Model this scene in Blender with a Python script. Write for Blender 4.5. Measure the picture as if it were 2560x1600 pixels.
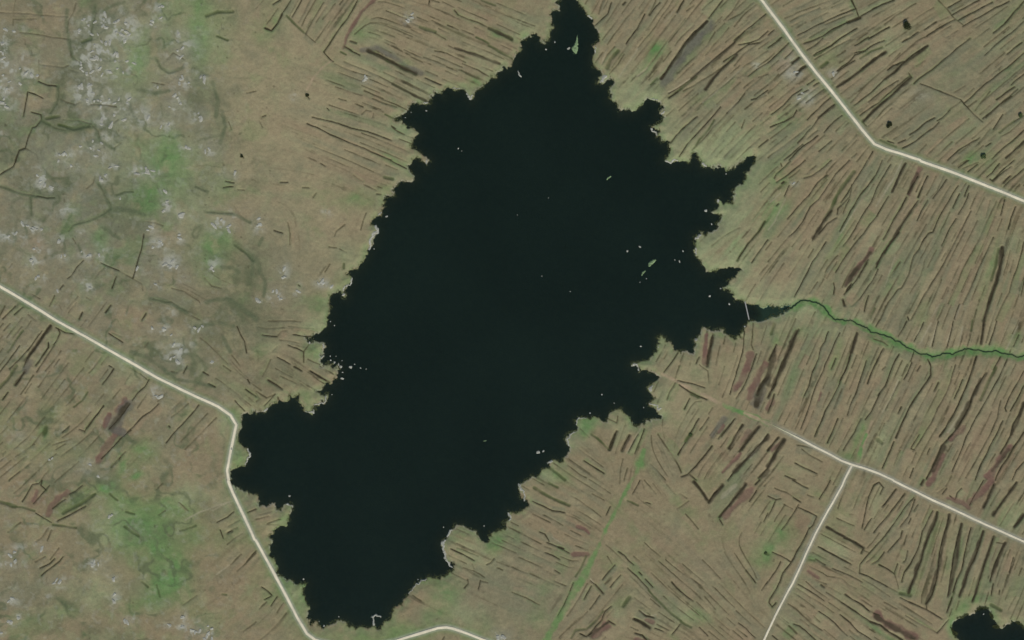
import bpy, math, random
import numpy as np

# ---------------------------------------------------------------- camera, sky, sun, exposure
MPP = 0.36                     # metres per photo pixel
W_PX, H_PX = 2560, 1600
ALT = 1500.0
for o in list(bpy.data.objects):
    bpy.data.objects.remove(o, do_unlink=True)
scene = bpy.context.scene
C = scene.collection
cam_d = bpy.data.cameras.new("camera")
cam = bpy.data.objects.new("camera", cam_d)
C.objects.link(cam)
cam.location = (0, 0, ALT)
cam.rotation_euler = (0, 0, 0)
cam_d.sensor_width = 36.0
cam_d.lens = 36.0 * (ALT - 1.5) / (W_PX * MPP)
cam_d.clip_start = 1.0
cam_d.clip_end = 30000.0
scene.camera = cam

SUN_EL, SUN_AZ = math.radians(40), math.radians(165)      # azimuth clockwise from north (+Y)
world = bpy.data.worlds.new("World")
scene.world = world
world.use_nodes = True
wn = world.node_tree.nodes
sky = wn.new("ShaderNodeTexSky")
sky.sky_type = 'NISHITA'
sky.sun_disc = False
sky.sun_elevation = SUN_EL
sky.sun_rotation = SUN_AZ
wn["Background"].inputs[1].default_value = 0.10
world.node_tree.links.new(sky.outputs[0], wn["Background"].inputs[0])
sl = bpy.data.lights.new("sun", 'SUN')
sl.energy = 3.0
sl.angle = math.radians(0.5)
sl.color = (1.0, 0.95, 0.87)
so = bpy.data.objects.new("sun", sl)
C.objects.link(so)
so.rotation_euler = (math.radians(90) - SUN_EL, 0, math.pi - SUN_AZ)
scene.view_settings.view_transform = 'Standard'
scene.view_settings.look = 'None'
scene.view_settings.gamma = 1
scene.view_settings.use_curve_mapping = False
scene.view_settings.exposure = 0.04
ALB = 1.0                      # albedo scale applied to every surveyed ground colour

# ---------------------------------------------------------------- survey of the place
# strokes per map tile (tile = 640 x 400 px, numbers are 1/3.78 px inside the tile)
# d dark wet peat ditch, f faint ditch, g green ditch, p pale spoil line, r red-brown bare peat,
# y grey heather band, w pale stony rim
Z = 3.78
STR = {}
STR[0,0] = """d10 365 770 450 805 540 815;d9 265 870 250 960 225 1100;d8 265 870 330 890 410 930;d9 300 1060 390 1085 395 1130 340 1200 310 1205 270 1300 240 1400
d14 240 1400 185 1420 150 1512;f8 0 122 130 125 400 145 650 158;f6 150 0 130 150;f6 20 0 0 60;f7 130 185 130 240;f6 130 185 350 180;f8 200 310 300 320 500 355 650 372
f8 720 30 700 110 650 200 640 300;f8 665 370 670 520 720 570 780 600;f8 370 570 370 690 365 770;f8 370 610 600 640 650 620;f10 580 940 640 970 710 990 760 965
f8 610 870 580 940;f10 550 820 560 880 540 980 480 1070;f10 460 1170 520 1210 620 1230;g16 400 1140 470 1180;f8 900 60 910 120 880 230 860 340;g20 780 400 860 370
f9 880 1190 930 1240 940 1300;f7 1080 1400 1150 1350;f9 1480 560 1520 640 1600 690 1700 660 1740 600;f9 1580 560 1640 500 1740 560;f10 670 480 680 540;f9 660 660 740 680
f8 240 1400 340 1450 360 1500;g22 1950 150 2060 110 2200 110;g14 2050 340 2150 380;f9 2160 1150 2185 1220;f7 2330 880 2419 860;f8 2270 1450 2300 1490;f8 240 370 245 420
f8 300 480 308 510;f8 1440 780 1550 800;f9 600 1130 760 1140 870 1170;g26 440 1120 560 1100;g22 560 1180 700 1220 840 1190;f8 1050 1180 1120 1130;f7 860 990 1100 1010"""
STR[1,0] = """d12 160 40 230 0;d16 245 130 205 215 145 290 85 265;d8 245 130 330 0;d8 430 0 400 60 340 160;f7 510 0 460 110 400 210;g14 290 150 350 210 400 260 455 310
d7 640 20 590 100 530 200 470 320;f7 470 320 560 400;f7 750 30 690 110 630 180;d8 820 0 790 40;f6 700 190 560 390;d9 960 0 930 60 860 180 740 340 640 490;d10 640 490 700 560 730 580
r26 1110 0 1000 100 930 220 860 340 830 440;d16 840 440 900 475;d10 900 480 980 520;g10 800 490 850 515;d14 890 385 945 405;g30 1060 480 1160 520 1260 575 1380 640 1510 695;d12 1060 478 1160 515 1260 570 1380 638 1510 692;y26 1000 470 1150 455 1300 540 1560 690
d12 1600 735 1700 780 1750 800;f9 1180 450 1280 500;f8 830 580 950 630 1100 690 1200 740 1290 790;g14 1290 790 1400 850 1500 900 1600 950;f7 740 600 900 670 1080 720;f7 1200 680 1330 740
f8 750 820 900 870 1000 900;f8 1020 850 1180 930 1330 990 1430 1040;f9 1100 930 1200 970 1330 1010;f8 780 930 850 950;f8 940 980 1010 1010;d9 670 1020 690 1040
d9 530 1105 640 1130 780 1165 900 1210 1050 1240 1160 1280 1280 1325;d10 480 1165 600 1215 700 1270 820 1320 960 1375 1100 1440 1280 1512;f7 1230 100 1350 150 1470 200;f9 1470 215 1550 250
g22 1550 255 1620 280 1690 300;f9 1690 310 1790 370;f8 1660 190 1740 230;d9 1810 235 1860 255;f9 1850 250 1910 280;f8 1290 0 1370 20;f8 1660 0 1730 20;d8 1640 0 1632 40;d10 1875 95 1910 140
f9 1910 140 2000 180 2110 215 2200 260;g26 2200 265 2300 310 2419 370;g12 2130 0 2260 50;f9 1820 430 1900 470 2050 500 2150 540 2250 590 2320 610;g12 2200 430 2300 490 2419 550
f8 1690 480 1800 500 1980 590;f7 1800 630 1900 670;f8 1950 600 2100 660 2200 720;f8 1580 540 1700 580 1860 650;f8 1940 660 2080 740;f7 1400 470 1560 540;g9 1220 1080 1340 1130
f9 1280 1190 1320 1230 1400 1270;f8 1330 1240 1500 1310;f7 1350 1310 1480 1360;f7 1020 860 1200 930;g10 2080 350 2200 410;f7 1000 1080 1040 1040 1090 1050;f7 1110 1070 1105 1110;d10 480 900 500 930
d8 1290 1195 1320 1215;d10 60 1100 90 1090;f7 30 1140 60 1200"""
STR[2,0] = """f8 860 0 820 130;d8 940 20 905 130 780 245;f8 1360 0 1290 140;d12 1255 130 1190 260 1080 410;d14 1625 0 1560 110;d14 1070 20 1050 40;f7 1520 0 1430 130 1330 280 1190 450
d9 1400 20 1360 60 1300 140;f8 1720 50 1650 100;d10 1990 0 1860 170;d20 1840 195 1740 290 1640 400 1560 520 1480 640 1410 740;y60 1880 210 1780 320 1680 440 1590 560 1500 700 1440 780
f7 1640 170 1500 340 1400 480 1300 620;f7 1720 230 1600 350 1540 430;f8 970 440 900 520 850 605;p7 900 460 850 600;g30 1000 480 930 560 900 640;f7 1060 510 1000 610 920 700;p8 1190 455 1080 620 1000 740
f7 1330 560 1270 660 1180 720;p7 1280 640 1180 720;f8 2150 0 2080 110 2000 190;f8 2210 0 2110 90;f8 2310 40 2180 150 2100 250;d9 2400 130 2270 240 2190 300 2100 380;f8 2340 250 2250 310
d10 2419 290 2330 370 2260 400 2140 420;f8 1920 300 1840 430 1740 530 1640 620;f8 2050 260 1900 430 1830 520;d8 2200 290 2100 400 1980 500 1860 600 1700 740 1480 880;p7 1900 580 1700 730 1480 870
d9 2340 400 2230 420 2120 500 2000 580;d16 2100 540 2000 630 1900 740 1830 840;f9 2000 620 1900 700 1790 760 1620 860;g18 1740 720 1640 800 1550 870 1480 920;d14 1570 865 1485 920
f8 2419 480 2200 620 2050 770 1900 880 1730 1030;p8 2180 640 2000 800 1800 970;d8 2419 590 2320 650 2230 720;f9 2419 560 2320 630;f8 2419 680 2300 780 2200 870;d8 2200 880 2140 960 2030 1070
p6 2140 950 2040 1060;f8 2030 1070 1900 1200 1850 1270 1700 1420;d10 2419 850 2310 930 2260 940;f8 2419 800 2290 900;f8 2400 900 2300 950 2200 1030;d10 1970 1010 1860 1140 1750 1260 1650 1370 1580 1480
d11 1750 1100 1640 1190 1560 1270 1500 1350;g9 1910 1130 1860 1220 1770 1320 1720 1400;g10 1370 740 1310 800;f9 2200 1130 2170 1210;d9 2419 1320 2330 1390;f8 2419 1050 2350 1130;f8 2419 350 2200 500 2100 620
f7 1470 0 1380 130 1250 300;f7 1800 0 1700 120 1560 300 1480 400;p6 1540 90 1440 210;f7 1900 0 1800 90;f7 1170 60 1080 170 960 330 900 420;f8 2280 20 2160 130 2040 190;f7 2419 700 2330 730"""
STR[3,0] = """f8 600 0 540 20 320 100 160 170;f8 490 70 300 150 210 200;d12 790 0 830 80 855 150;d8 830 80 650 150 500 220 350 300 280 330;f8 800 125 640 190 540 230;d12 1190 0 1080 40 1000 80 880 150
d24 870 165 800 190 750 210;d10 750 210 600 280 520 340 430 380 340 410;d12 840 265 800 290 700 350 600 430 500 480 430 520;g10 560 450 500 500 440 525;f8 780 370 660 430 440 560;d9 520 360 440 430 370 470
f7 1250 100 1150 160 1050 220 950 290;d14 1145 255 1060 300 950 365;d9 950 350 860 410 820 430;f8 940 310 840 380;f8 1400 30 1200 150 1100 230;d11 1100 380 1000 420 930 470 820 500
d10 920 480 820 520 760 590 650 670;g10 1080 445 980 480 870 550;d9 820 570 740 620 660 670;f8 730 480 650 530;f8 700 640 600 745;d24 1110 490 1030 540 950 600 880 660;d16 880 660 800 720 720 780 650 820
d11 1420 300 1350 350 1270 395;d12 1590 205 1530 245 1480 280;d9 1770 180 1640 250 1500 340;f8 1510 340 1400 390 1280 500 1150 620;d13 1280 580 1180 620 1130 660;f8 1250 500 1120 640 940 790 780 970
d16 1510 430 1380 510 1270 600 1200 680 1100 750;d9 1100 750 1000 850 900 930 820 990;f9 1480 570 1400 620;d9 1910 360 1780 460 1650 570 1550 660 1430 740 1380 790;f8 1380 790 1250 900 1100 1030 950 1190
d18 1350 730 1230 840 1130 930 1000 1040 900 1150;d9 1340 720 1200 830 1060 960 870 1090;d8 1230 760 1100 840 950 960;d9 1330 690 1360 730;f8 890 1020 830 1060;f8 890 1150 930 1190
d7 1440 790 1600 850 1700 890 1820 940;d7 1820 940 1900 1030 1960 1090 2030 1150;f7 1820 960 1700 1050;d9 2419 500 2260 640 2100 760 1950 890 1850 980;d11 2419 10 2320 120 2230 230 2130 310
d8 2419 200 2300 310 2180 400 2050 520;d9 2400 400 2330 450 2260 510;f8 2240 550 2150 630;d9 1830 0 1770 30 1700 70;d9 2000 0 1900 50 1740 140;f8 1610 0 1700 90 1730 130;d10 2120 20 1950 110 1800 190
d8 2280 10 2150 70 2000 160 1840 250;f6 1730 140 1850 240;d9 2419 700 2340 760 2300 800;d10 2330 820 2240 880 2160 940;d10 2300 910 2150 1020 2030 1120;d7 2360 840 2240 940 2060 1110;f8 1970 950 1890 1010
f8 2100 860 1960 1040;d9 1720 1040 1650 1110 1600 1140;d12 1580 1110 1500 1150 1420 1220 1340 1270;d9 1620 1150 1500 1250 1400 1330 1270 1400;d9 1300 1320 1230 1350;f8 1900 1120 1750 1240 1600 1370 1500 1470
d9 1970 1320 1800 1420 1700 1512;f9 1740 1340 1600 1470;d9 2220 1080 2130 1220;g12 2330 1140 2260 1190 2190 1250;f8 2390 1150 2280 1250 2200 1290;d9 2419 1230 2300 1340 2200 1420 2120 1500
d12 2419 1330 2330 1420 2250 1490;f8 2100 1220 1990 1350;d8 2110 1350 2060 1380;d9 60 280 0 330;d8 130 350 0 450;d11 200 400 100 500 0 590;d9 240 470 160 550;d24 300 540 230 590;d26 360 620 310 650 270 700
g30 560 590 510 630;f8 100 700 0 800;f9 130 760 60 830 0 880;d9 440 750 370 800;d9 320 840 230 900 150 990 30 1080;d9 380 850 280 900;d7 530 840 360 970;d12 480 780 430 810;f8 210 980 140 1040
d10 270 1040 240 1100 150 1150 20 1200;d9 590 920 450 1050 370 1130;d12 630 985 560 1040 490 1100;d8 490 1100 420 1200 330 1300 280 1350;d8 700 1090 620 1150 530 1250;f8 470 1230 370 1310
d10 470 1280 330 1380 200 1512;d8 330 1360 240 1440 150 1512;f8 840 1270 700 1420;d8 600 1330 480 1430;f8 130 1170 0 1260;f8 740 1140 640 1240;d8 990 1430 950 1500;f8 1120 1460 1100 1500;f8 840 1450 790 1490
g14 1060 1320 1130 1350 1210 1385;d9 1130 1330 1190 1350;f8 60 500 0 560;f8 240 600 60 760;f7 400 1180 200 1340 60 1440 0 1490;f7 2419 820 2200 1000;f7 2000 1300 1800 1450;d8 2419 1090 2330 1150;f7 2419 620 2200 810 2000 980"""
STR[0,1] = """d12 155 0 130 60 60 100 0 140;f10 0 250 80 270 180 310 300 330 400 350;f8 290 350 300 430 300 520;d9 350 340 450 360 520 355;f9 930 220 970 280 1000 350 1040 400 1050 460
f9 1040 460 980 510 850 570 700 610 650 670;g9 1100 330 1180 300 1260 300;f8 900 150 880 220 820 270;f8 1380 580 1460 590 1540 620;d8 1360 700 1340 830 1310 930 1280 1040 1255 1120;f8 1255 1120 1130 1050
d8 955 970 1040 1010 1125 1045;d8 790 950 730 1010 680 1090 640 1120;f7 900 1120 950 1050 990 1020;d9 1100 1100 1060 1210;d12 1050 1370 1000 1440;d10 1380 1450 1340 1512;f8 1250 1120 1340 1170 1350 1230
f9 1450 1310 1560 1340 1620 1340 1700 1390 1780 1430;f7 1620 1210 1740 1240 1880 1330 1890 1350;f9 1960 490 2080 500 2200 500;f8 2210 430 2270 520 2360 590;f10 1850 250 1940 290;d9 2130 200 2210 215
d9 2110 260 2200 250;f9 2250 280 2310 285;f10 1930 1110 2000 1190 2090 1210;g16 2220 800 2340 890 2390 950;f8 740 800 780 880;f8 720 790 690 740;f8 120 980 90 1020;f9 50 1380 0 1480;d9 150 1380 90 1440 30 1500
d9 220 1390 140 1460;f8 310 1270 380 1310;f9 520 1280 470 1380;f8 720 1350 650 1440;d16 780 1440 750 1500;f8 560 1370 590 1420;d9 600 1180 570 1220;f8 270 1460 340 1512;f8 820 1300 860 1320;f8 740 1290 640 1400"""
STR[1,1] = """d9 1270 5 1320 30 1420 80;g22 1215 160 1290 180;d9 610 30 650 55;d9 230 210 300 210;f8 440 258 500 262;f8 570 310 540 350;d9 170 665 250 690;f9 300 590 320 700 320 800;f8 790 840 855 870
f8 740 720 760 670 840 610;f8 1040 500 1010 580 990 660;f8 1150 250 1190 265;f9 920 140 960 170 1010 200;f8 700 980 650 1060;d9 400 1180 412 1190;f10 690 820 760 830;g20 830 980 830 1020;d8 1140 320 1180 325"""
STR[2,1] = """g16 2390 580 2330 680 2230 790 2180 860 2130 950;d8 2390 575 2330 680 2230 790 2140 930;d8 2419 750 2340 860 2265 970;f8 2419 990 2340 1080;f8 2419 290 2380 335;f10 2150 640 2000 720 1890 810"""
STR[3,1] = """d9 210 10 150 70 80 130 60 170;d8 350 0 260 80 160 160 80 210;f8 120 30 130 60;g14 170 210 100 270;f8 300 90 200 170;d8 200 240 155 340;d12 100 410 80 430;p8 120 310 20 400;d14 130 220 150 205
p9 165 370 110 480 60 590 0 660;d8 600 0 500 90 410 150 340 170;d9 940 0 870 120 800 230 740 330 690 400;d8 560 140 470 210 390 330 290 430 185 555;d8 770 0 640 130 560 250 480 370 400 440 330 580 270 660 200 720
f7 200 720 100 840 0 960;g30 810 110 720 230 650 340 600 450 540 560;d12 600 480 520 580 460 680 420 760;d12 690 430 660 460 655 510;d9 710 500 740 420 770 370;d7 790 230 770 350 700 420;d8 650 545 560 600 480 700
d10 1080 0 1020 140 940 250 870 330 820 420 750 540 680 670;p7 890 370 750 590 690 690;d9 1160 40 1100 140 1030 260;d8 1030 260 980 390 900 510 830 640 760 750 710 810;d16 1300 30 1250 120 1210 210 1170 300
p12 1270 0 1180 190 1100 310 1020 440;d9 1140 340 1080 440 1030 530;d8 1030 530 960 610 900 700 820 790 740 900 640 1060;d16 1420 150 1370 230 1320 320;r34 1440 80 1400 150 1330 320;d14 1310 350 1240 480 1170 600 1090 750
d13 1510 150 1460 250 1420 350;d12 1420 380 1350 480 1280 590 1230 680 1150 800 1080 890 1020 1020;d20 1240 680 1160 780 1100 870;f8 1040 720 980 830 920 920;r40 980 850 900 950 800 1080 740 1180;d9 1510 380 1450 480 1410 570
f7 1480 120 1400 300;f8 1660 150 1600 290 1540 350;f7 1590 150 1500 330;d8 1690 180 1630 270 1560 360;d9 1800 240 1740 330 1670 450 1600 580 1560 680 1520 690 1460 770 1430 840
d7 1430 840 1380 900 1350 1000 1330 1080 1260 1210 1230 1220 1180 1290 1140 1340 1060 1512;d12 1810 320 1780 380 1750 450;f8 1720 490 1640 650;f7 1640 650 1580 780 1480 950 1440 1100 1340 1260
d12 1900 240 1860 340;d8 1900 310 1850 430 1800 510;d8 1780 550 1720 640 1640 810;f7 1980 300 1910 460;d7 1920 480 1820 670 1750 800 1690 920 1600 1080 1500 1240 1410 1400 1350 1512
f7 2160 390 2050 620 1990 760 1900 920 1820 1080 1760 1230 1700 1360;d7 2130 730 2050 900 1980 1050 1910 1220 1840 1360;f7 2100 380 2060 540;d8 2240 370 2200 520;d10 2340 440 2300 540 2270 650;f7 2260 660 2230 770
d24 2210 820 2220 900 2190 1020 2160 1150 2120 1250 2080 1370 2040 1512;g20 2180 840 2150 1000 2110 1130;d7 2419 770 2380 930 2330 1080 2280 1250 2200 1400 2150 1512;d9 2419 1150 2390 1280;f9 430 840 380 920
d10 550 770 500 850 420 960 380 1050 330 1140 250 1290;p7 500 850 380 1010;f8 660 900 560 1020 540 1060;f7 470 1150 390 1260;d9 620 1160 630 1210 620 1270;d8 950 940 900 1020 840 1130 780 1210 720 1270
d20 790 1170 740 1240;d30 710 1320 725 1370;d9 940 970 860 1110;f9 820 970 700 1200;d8 1040 1030 990 1140 930 1220 870 1310;f8 870 1310 790 1380;d9 950 1280 910 1430;g14 1010 1400 970 1490;f7 1230 1000 1170 1110
p6 1200 920 1100 1200;f12 1250 960 1150 1110;f8 1640 1130 1500 1460;p7 1620 1360 1540 1512;f8 1670 1360 1600 1512;d8 1810 1360 1760 1500;p7 1820 1370 1775 1490;d9 1320 1480 1330 1512;d9 1980 40 1890 110
d8 1900 0 1800 70;d10 2190 30 2120 120 2070 160;d10 2330 0 2200 110 2120 195;d9 2100 180 2130 200 2180 150 2300 60;d9 2419 80 2290 190 2230 250;d22 2290 150 2230 210;f8 2380 230 2340 270;f8 1880 0 1790 60;f8 1990 20 1840 80"""
STR[0,2] = """d20 480 50 420 130 370 210 310 290 260 360;d14 260 360 230 440;y30 290 400 240 480;d20 230 490 190 560 150 610;d10 80 680 30 750;d12 550 80 570 120 540 190 510 230;d8 530 70 620 120 700 130
d12 460 210 460 260 410 330 340 430;d7 520 230 440 350 350 490;d8 400 100 300 240 180 380 90 460;g14 220 100 130 230 80 300;d8 190 240 110 350 50 430 0 490;f7 210 60 130 160;d7 100 30 40 100;f7 580 290 430 480
f7 370 130 270 290;g24 160 430 90 540 0 640;d8 1030 125 1100 170 1160 210;f7 1060 120 1160 160;d9 1075 460 1030 530 970 605;d8 1030 430 1060 445;f7 960 350 890 450 840 500;f7 1020 340 960 420
d9 1410 560 1370 630 1300 690 1250 760;d12 1230 790 1170 880 1100 960 1030 1030;d13 980 810 930 880 880 940 820 1020;d9 820 1020 800 1060;d8 750 1030 800 1050;r50 1190 750 1110 850;r50 1040 890 990 1000;y90 1210 800 1130 920 1060 1000
r60 1120 1050 1040 1150 980 1260 920 1320;d9 1240 1040 1160 1100 1080 1190 960 1310;d8 1500 790 1430 860 1350 910 1260 1010 1200 1060;y60 1050 1030 1160 1060;g10 830 680 780 760 700 820;f8 1330 510 1390 560
f8 1230 450 1330 510;d8 1880 800 1800 900 1720 990 1640 1070 1570 1160;f8 1780 790 1620 920;d12 1595 1000 1605 1012;f7 1390 700 1300 830;f8 680 1120 500 1180;d8 660 1000 590 1060;d9 190 1430 90 1512
f8 290 1350 190 1430;f9 470 1410 390 1512;d16 1125 1320 1140 1295;f9 1190 1240 1120 1310 1050 1390;g40 440 1010 420 1080;f9 400 1060 310 1180;d9 1770 430 1735 500;f12 1370 250 1400 210;f8 1620 485 1680 495
d8 2240 60 2310 200 2330 310;f9 2190 330 2260 420;f8 2110 430 2180 480;d9 1920 490 1970 520;d14 1970 600 2030 630;d9 2320 655 2419 720;d8 2220 760 2310 860;d8 2340 560 2360 600;f7 1240 500 1180 600;f7 320 520 200 700
f7 300 600 240 690;f7 980 700 900 800;f7 60 1240 30 1260;f7 330 1170 150 1290"""
STR[1,2] = """d9 60 140 130 150 200 155;f9 200 155 240 105 290 100;d8 350 135 450 155 560 155;d8 300 235 380 265 450 300;f8 450 300 500 230;d8 200 350 260 380 320 415;d12 360 440 430 480;d18 510 480 600 535 690 590
f8 540 530 640 600;f8 450 300 450 400;f8 490 370 600 420;f7 230 530 380 600;d18 110 565 170 600 245 650;f8 140 370 60 530;d8 180 700 130 760 80 810;f8 0 670 100 735;f8 100 735 180 700;f7 0 690 35 745 0 770;f7 150 300 200 250
f9 320 670 325 740;f9 205 730 215 770"""
STR[2,2] = """d9 1570 310 1500 410 1435 495;d26 1900 140 1880 240 1850 340 1845 430;r40 1840 140 1825 250 1815 400;d12 1770 350 1740 410;f8 1770 420 1850 480 1860 580;d8 2200 110 2180 300 2150 400 2110 540 2060 700
d10 2310 320 2260 470 2200 610 2120 740;r60 2250 330 2200 500 2120 650;r60 2390 420 2300 600 2250 720;y60 2400 560 2340 680 2310 800;d30 2410 540 2350 620 2320 700;f9 2280 30 2275 140 2260 230 2280 280
d9 1545 590 1490 680 1465 750;d10 1580 610 1680 680 1760 720 1840 750;g24 1700 700 1760 725;d8 1560 570 1700 600 1820 640;f8 1580 430 1540 570;d9 1680 740 1650 800 1630 840;d9 1765 930 1710 1030 1680 1080
g34 1690 1080 1640 1150;d12 1640 1160 1600 1220 1570 1270;d8 1860 920 1820 980 1775 1040;f8 1940 1000 1870 1090;d11 2110 930 2040 1010 1950 1120;d9 2090 960 1980 1100;d22 2180 990 2120 1080 2050 1210
r50 2240 1050 2170 1190;d20 2330 1010 2250 1110 2150 1240;d12 1890 1190 1820 1280 1740 1380 1660 1460 1600 1480;d12 1680 1460 1740 1512;f11 1380 1080 1450 1190 1510 1270 1570 1370 1600 1440;f8 1360 1150 1420 1250
f8 1310 1360 1380 1430 1450 1512;d28 990 1050 960 1120 920 1220;d30 1110 1090 1070 1160 1040 1230;d10 1190 1080 1150 1150 1100 1240;d8 1250 1030 1210 1140 1160 1260;p7 1230 1010 1150 1140 1080 1260
g12 750 1080 830 1140 920 1230;d10 680 1330 760 1380 870 1450;f9 520 1370 640 1460 700 1490;g18 340 1390 430 1450 500 1512;f9 900 930 990 970 1000 910;d14 2419 1080 2330 1190 2240 1290 2140 1390 2040 1512
d16 2419 1400 2330 1490;f8 1090 1400 1060 1512;r30 2000 1000 1960 1060;y30 2000 930 1900 1080;r20 1990 1440 2160 1260;p20 2380 1120 2250 1300"""
STR[3,2] = """d16 80 230 40 320 10 380;d20 290 90 230 210 190 300;d22 190 310 110 470 70 600 20 690 0 730;d9 570 110 540 200 500 260 480 360 420 490 390 620 340 720;f8 340 720 300 840;d8 680 120 610 270 540 420 460 610 400 790 350 930 310 1030
d15 840 120 810 210 780 330 740 460 680 580;d9 680 590 610 740 540 860 490 990 440 1100;d9 660 930 620 1030 560 1160;d8 930 380 880 540 820 720 780 800 750 900;d13 1090 270 1030 390 970 520 940 600
f9 1000 180 1090 210 1130 240;d11 1240 320 1180 430 1140 540 1110 620 1040 710;d8 1060 690 980 860 920 940;d7 880 930 820 1060 710 1230;d9 1360 400 1320 500 1285 560;d8 1380 300 1350 390
d15 1510 370 1540 440 1540 520 1460 640 1390 740 1330 840 1270 970 1210 1110;d11 1190 1150 1130 1290 1080 1400;f9 1240 580 1190 680 1110 850;p10 1230 570 1150 760 1080 870;d12 1260 820 1230 880;d12 1610 590 1570 670
d7 1770 420 1720 600 1680 700 1600 840 1540 980 1440 1140 1370 1240;d8 1430 1080 1350 1215 1390 1230;d9 1840 560 1800 660 1760 740;d8 1530 1210 1505 1270;d8 1375 1400 1340 1490;f7 1400 1250 1360 1350;f8 1250 1230 1190 1370
d16 1970 340 1940 440 1900 560 1850 680 1800 800 1750 900 1680 1020 1620 1100;d18 2060 500 1970 630 1930 720 1900 830 1850 920 1780 1030 1700 1130 1640 1190 1590 1320 1500 1500;r40 1850 1010 1730 1130;p16 1880 780 1790 920 1700 1060
g24 2150 450 2060 640 2010 750;d8 2260 370 2180 550 2080 730 2000 870 1930 990 1880 1090 1820 1250 1740 1430;d9 2200 340 2130 470;d9 2419 480 2360 590 2280 730 2240 830 2250 860;d7 2200 760 2170 920 2110 1060 2040 1190 1970 1320 1870 1490
d12 2220 950 2180 1040 2100 1190 2000 1400 1960 1512;r60 2280 1200 2180 1340 2080 1480;d10 2419 620 2350 760 2290 860;d14 2419 790 2320 980 2290 1100 2200 1260;d12 2419 1060 2330 1190 2270 1300 2200 1400 2150 1512
d9 2419 1340 2350 1420 2310 1512;r44 1660 1280 1590 1400 1560 1500;d22 100 1110 50 1170 0 1230;d22 150 1130 90 1220 40 1310 0 1390;r20 110 1160 40 1230;r40 50 740 0 840;d14 60 700 30 800 0 870;f10 480 80 400 220 350 300
f8 350 320 280 450;d10 255 1350 350 1400 460 1450;d9 160 1470 260 1512;f8 320 1220 400 1280 510 1340;f9 270 1180 420 1210;g36 1040 1130 1075 1160;d9 1055 0 1020 60;d9 1310 10 1270 90 1230 155;p10 1440 70 1410 150
d8 1470 20 1380 200;p9 1540 30 1430 230;d8 1610 10 1580 120 1550 250;p8 1590 50 1530 250;d8 1750 10 1720 150 1690 260;p9 1740 60 1690 200;p8 1840 60 1790 260;d18 2040 10 2030 120 2010 220;g10 1930 0 1920 100
d8 2160 10 2130 120 2090 230;f7 2370 0 2310 130;p8 2360 60 2250 280;d8 2370 140 2320 250;d12 640 360 600 460;g20 30 130 60 40;f7 500 680 460 800;f7 1110 440 1080 470;f7 840 330 790 450;d7 1440 430 1410 480;d7 1950 690 1920 740;r14 500 690 480 760"""
STR[0,3] = """d9 400 0 370 30 310 40 270 110 215 200;d9 400 0 390 50 440 95;d8 470 50 390 140 320 220;r50 350 100 320 190;d9 780 50 720 100 660 130;r44 640 110 560 170 480 250 460 330;d8 620 180 560 220 500 270
g30 0 200 60 220 150 250;g12 120 255 220 255 330 290;d8 340 310 420 360 490 400;g14 500 420 600 430 720 450;d12 810 245 730 290 640 340 545 385;g24 900 130 760 230 600 310;f9 460 450 400 540 340 580;d7 490 470 450 570
f10 200 400 80 490;d9 600 720 570 760 520 800 440 860 395 900;d9 520 740 470 790 380 830;f12 430 720 340 770;f8 560 640 480 750;f8 1540 30 1480 90;f8 1560 290 1500 330;f9 1690 210 1780 290
p9 2200 200 2050 240 1900 300 1750 380;d8 2210 300 2150 350 2050 400;p7 2140 220 2010 290;d24 2150 500 2190 480;f9 2180 470 2240 450;d9 2080 470 2110 550;p8 2170 800 2050 890;d9 2419 670 2330 770;f8 2280 700 2180 800
f7 2419 690 2240 860;d9 2419 275 2340 305;f8 1860 1090 1730 1180;g9 2100 1080 2140 1085;f8 2300 1430 2419 1340;g10 1850 430 1700 480;g12 1190 300 1270 320;g12 1040 130 1110 190;g14 1180 440 1260 500 1310 530;g10 1480 990 1510 1100;g12 1340 960 1400 1010"""
STR[1,3] = """d7 110 410 230 370;f7 100 420 220 430;f8 0 370 120 340;d9 50 1010 110 1050 150 1090;d8 200 1100 140 1190;d8 140 1100 80 1130;f8 260 1160 200 1250;f8 100 1150 30 1220;d9 1840 650 1950 700 2060 760;f8 1900 640 2100 720
d8 2250 740 2220 780 2180 800;f8 1960 830 2060 860;f8 2060 860 2160 920;d8 2000 940 2005 980 1970 1020;f7 1850 880 2000 950;d8 2120 950 2100 1030;f7 2120 950 2190 970;f8 2280 830 2330 850;f8 1480 1090 1560 1140
f8 2040 790 2060 840;d7 1780 1480 1760 1512"""
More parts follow.
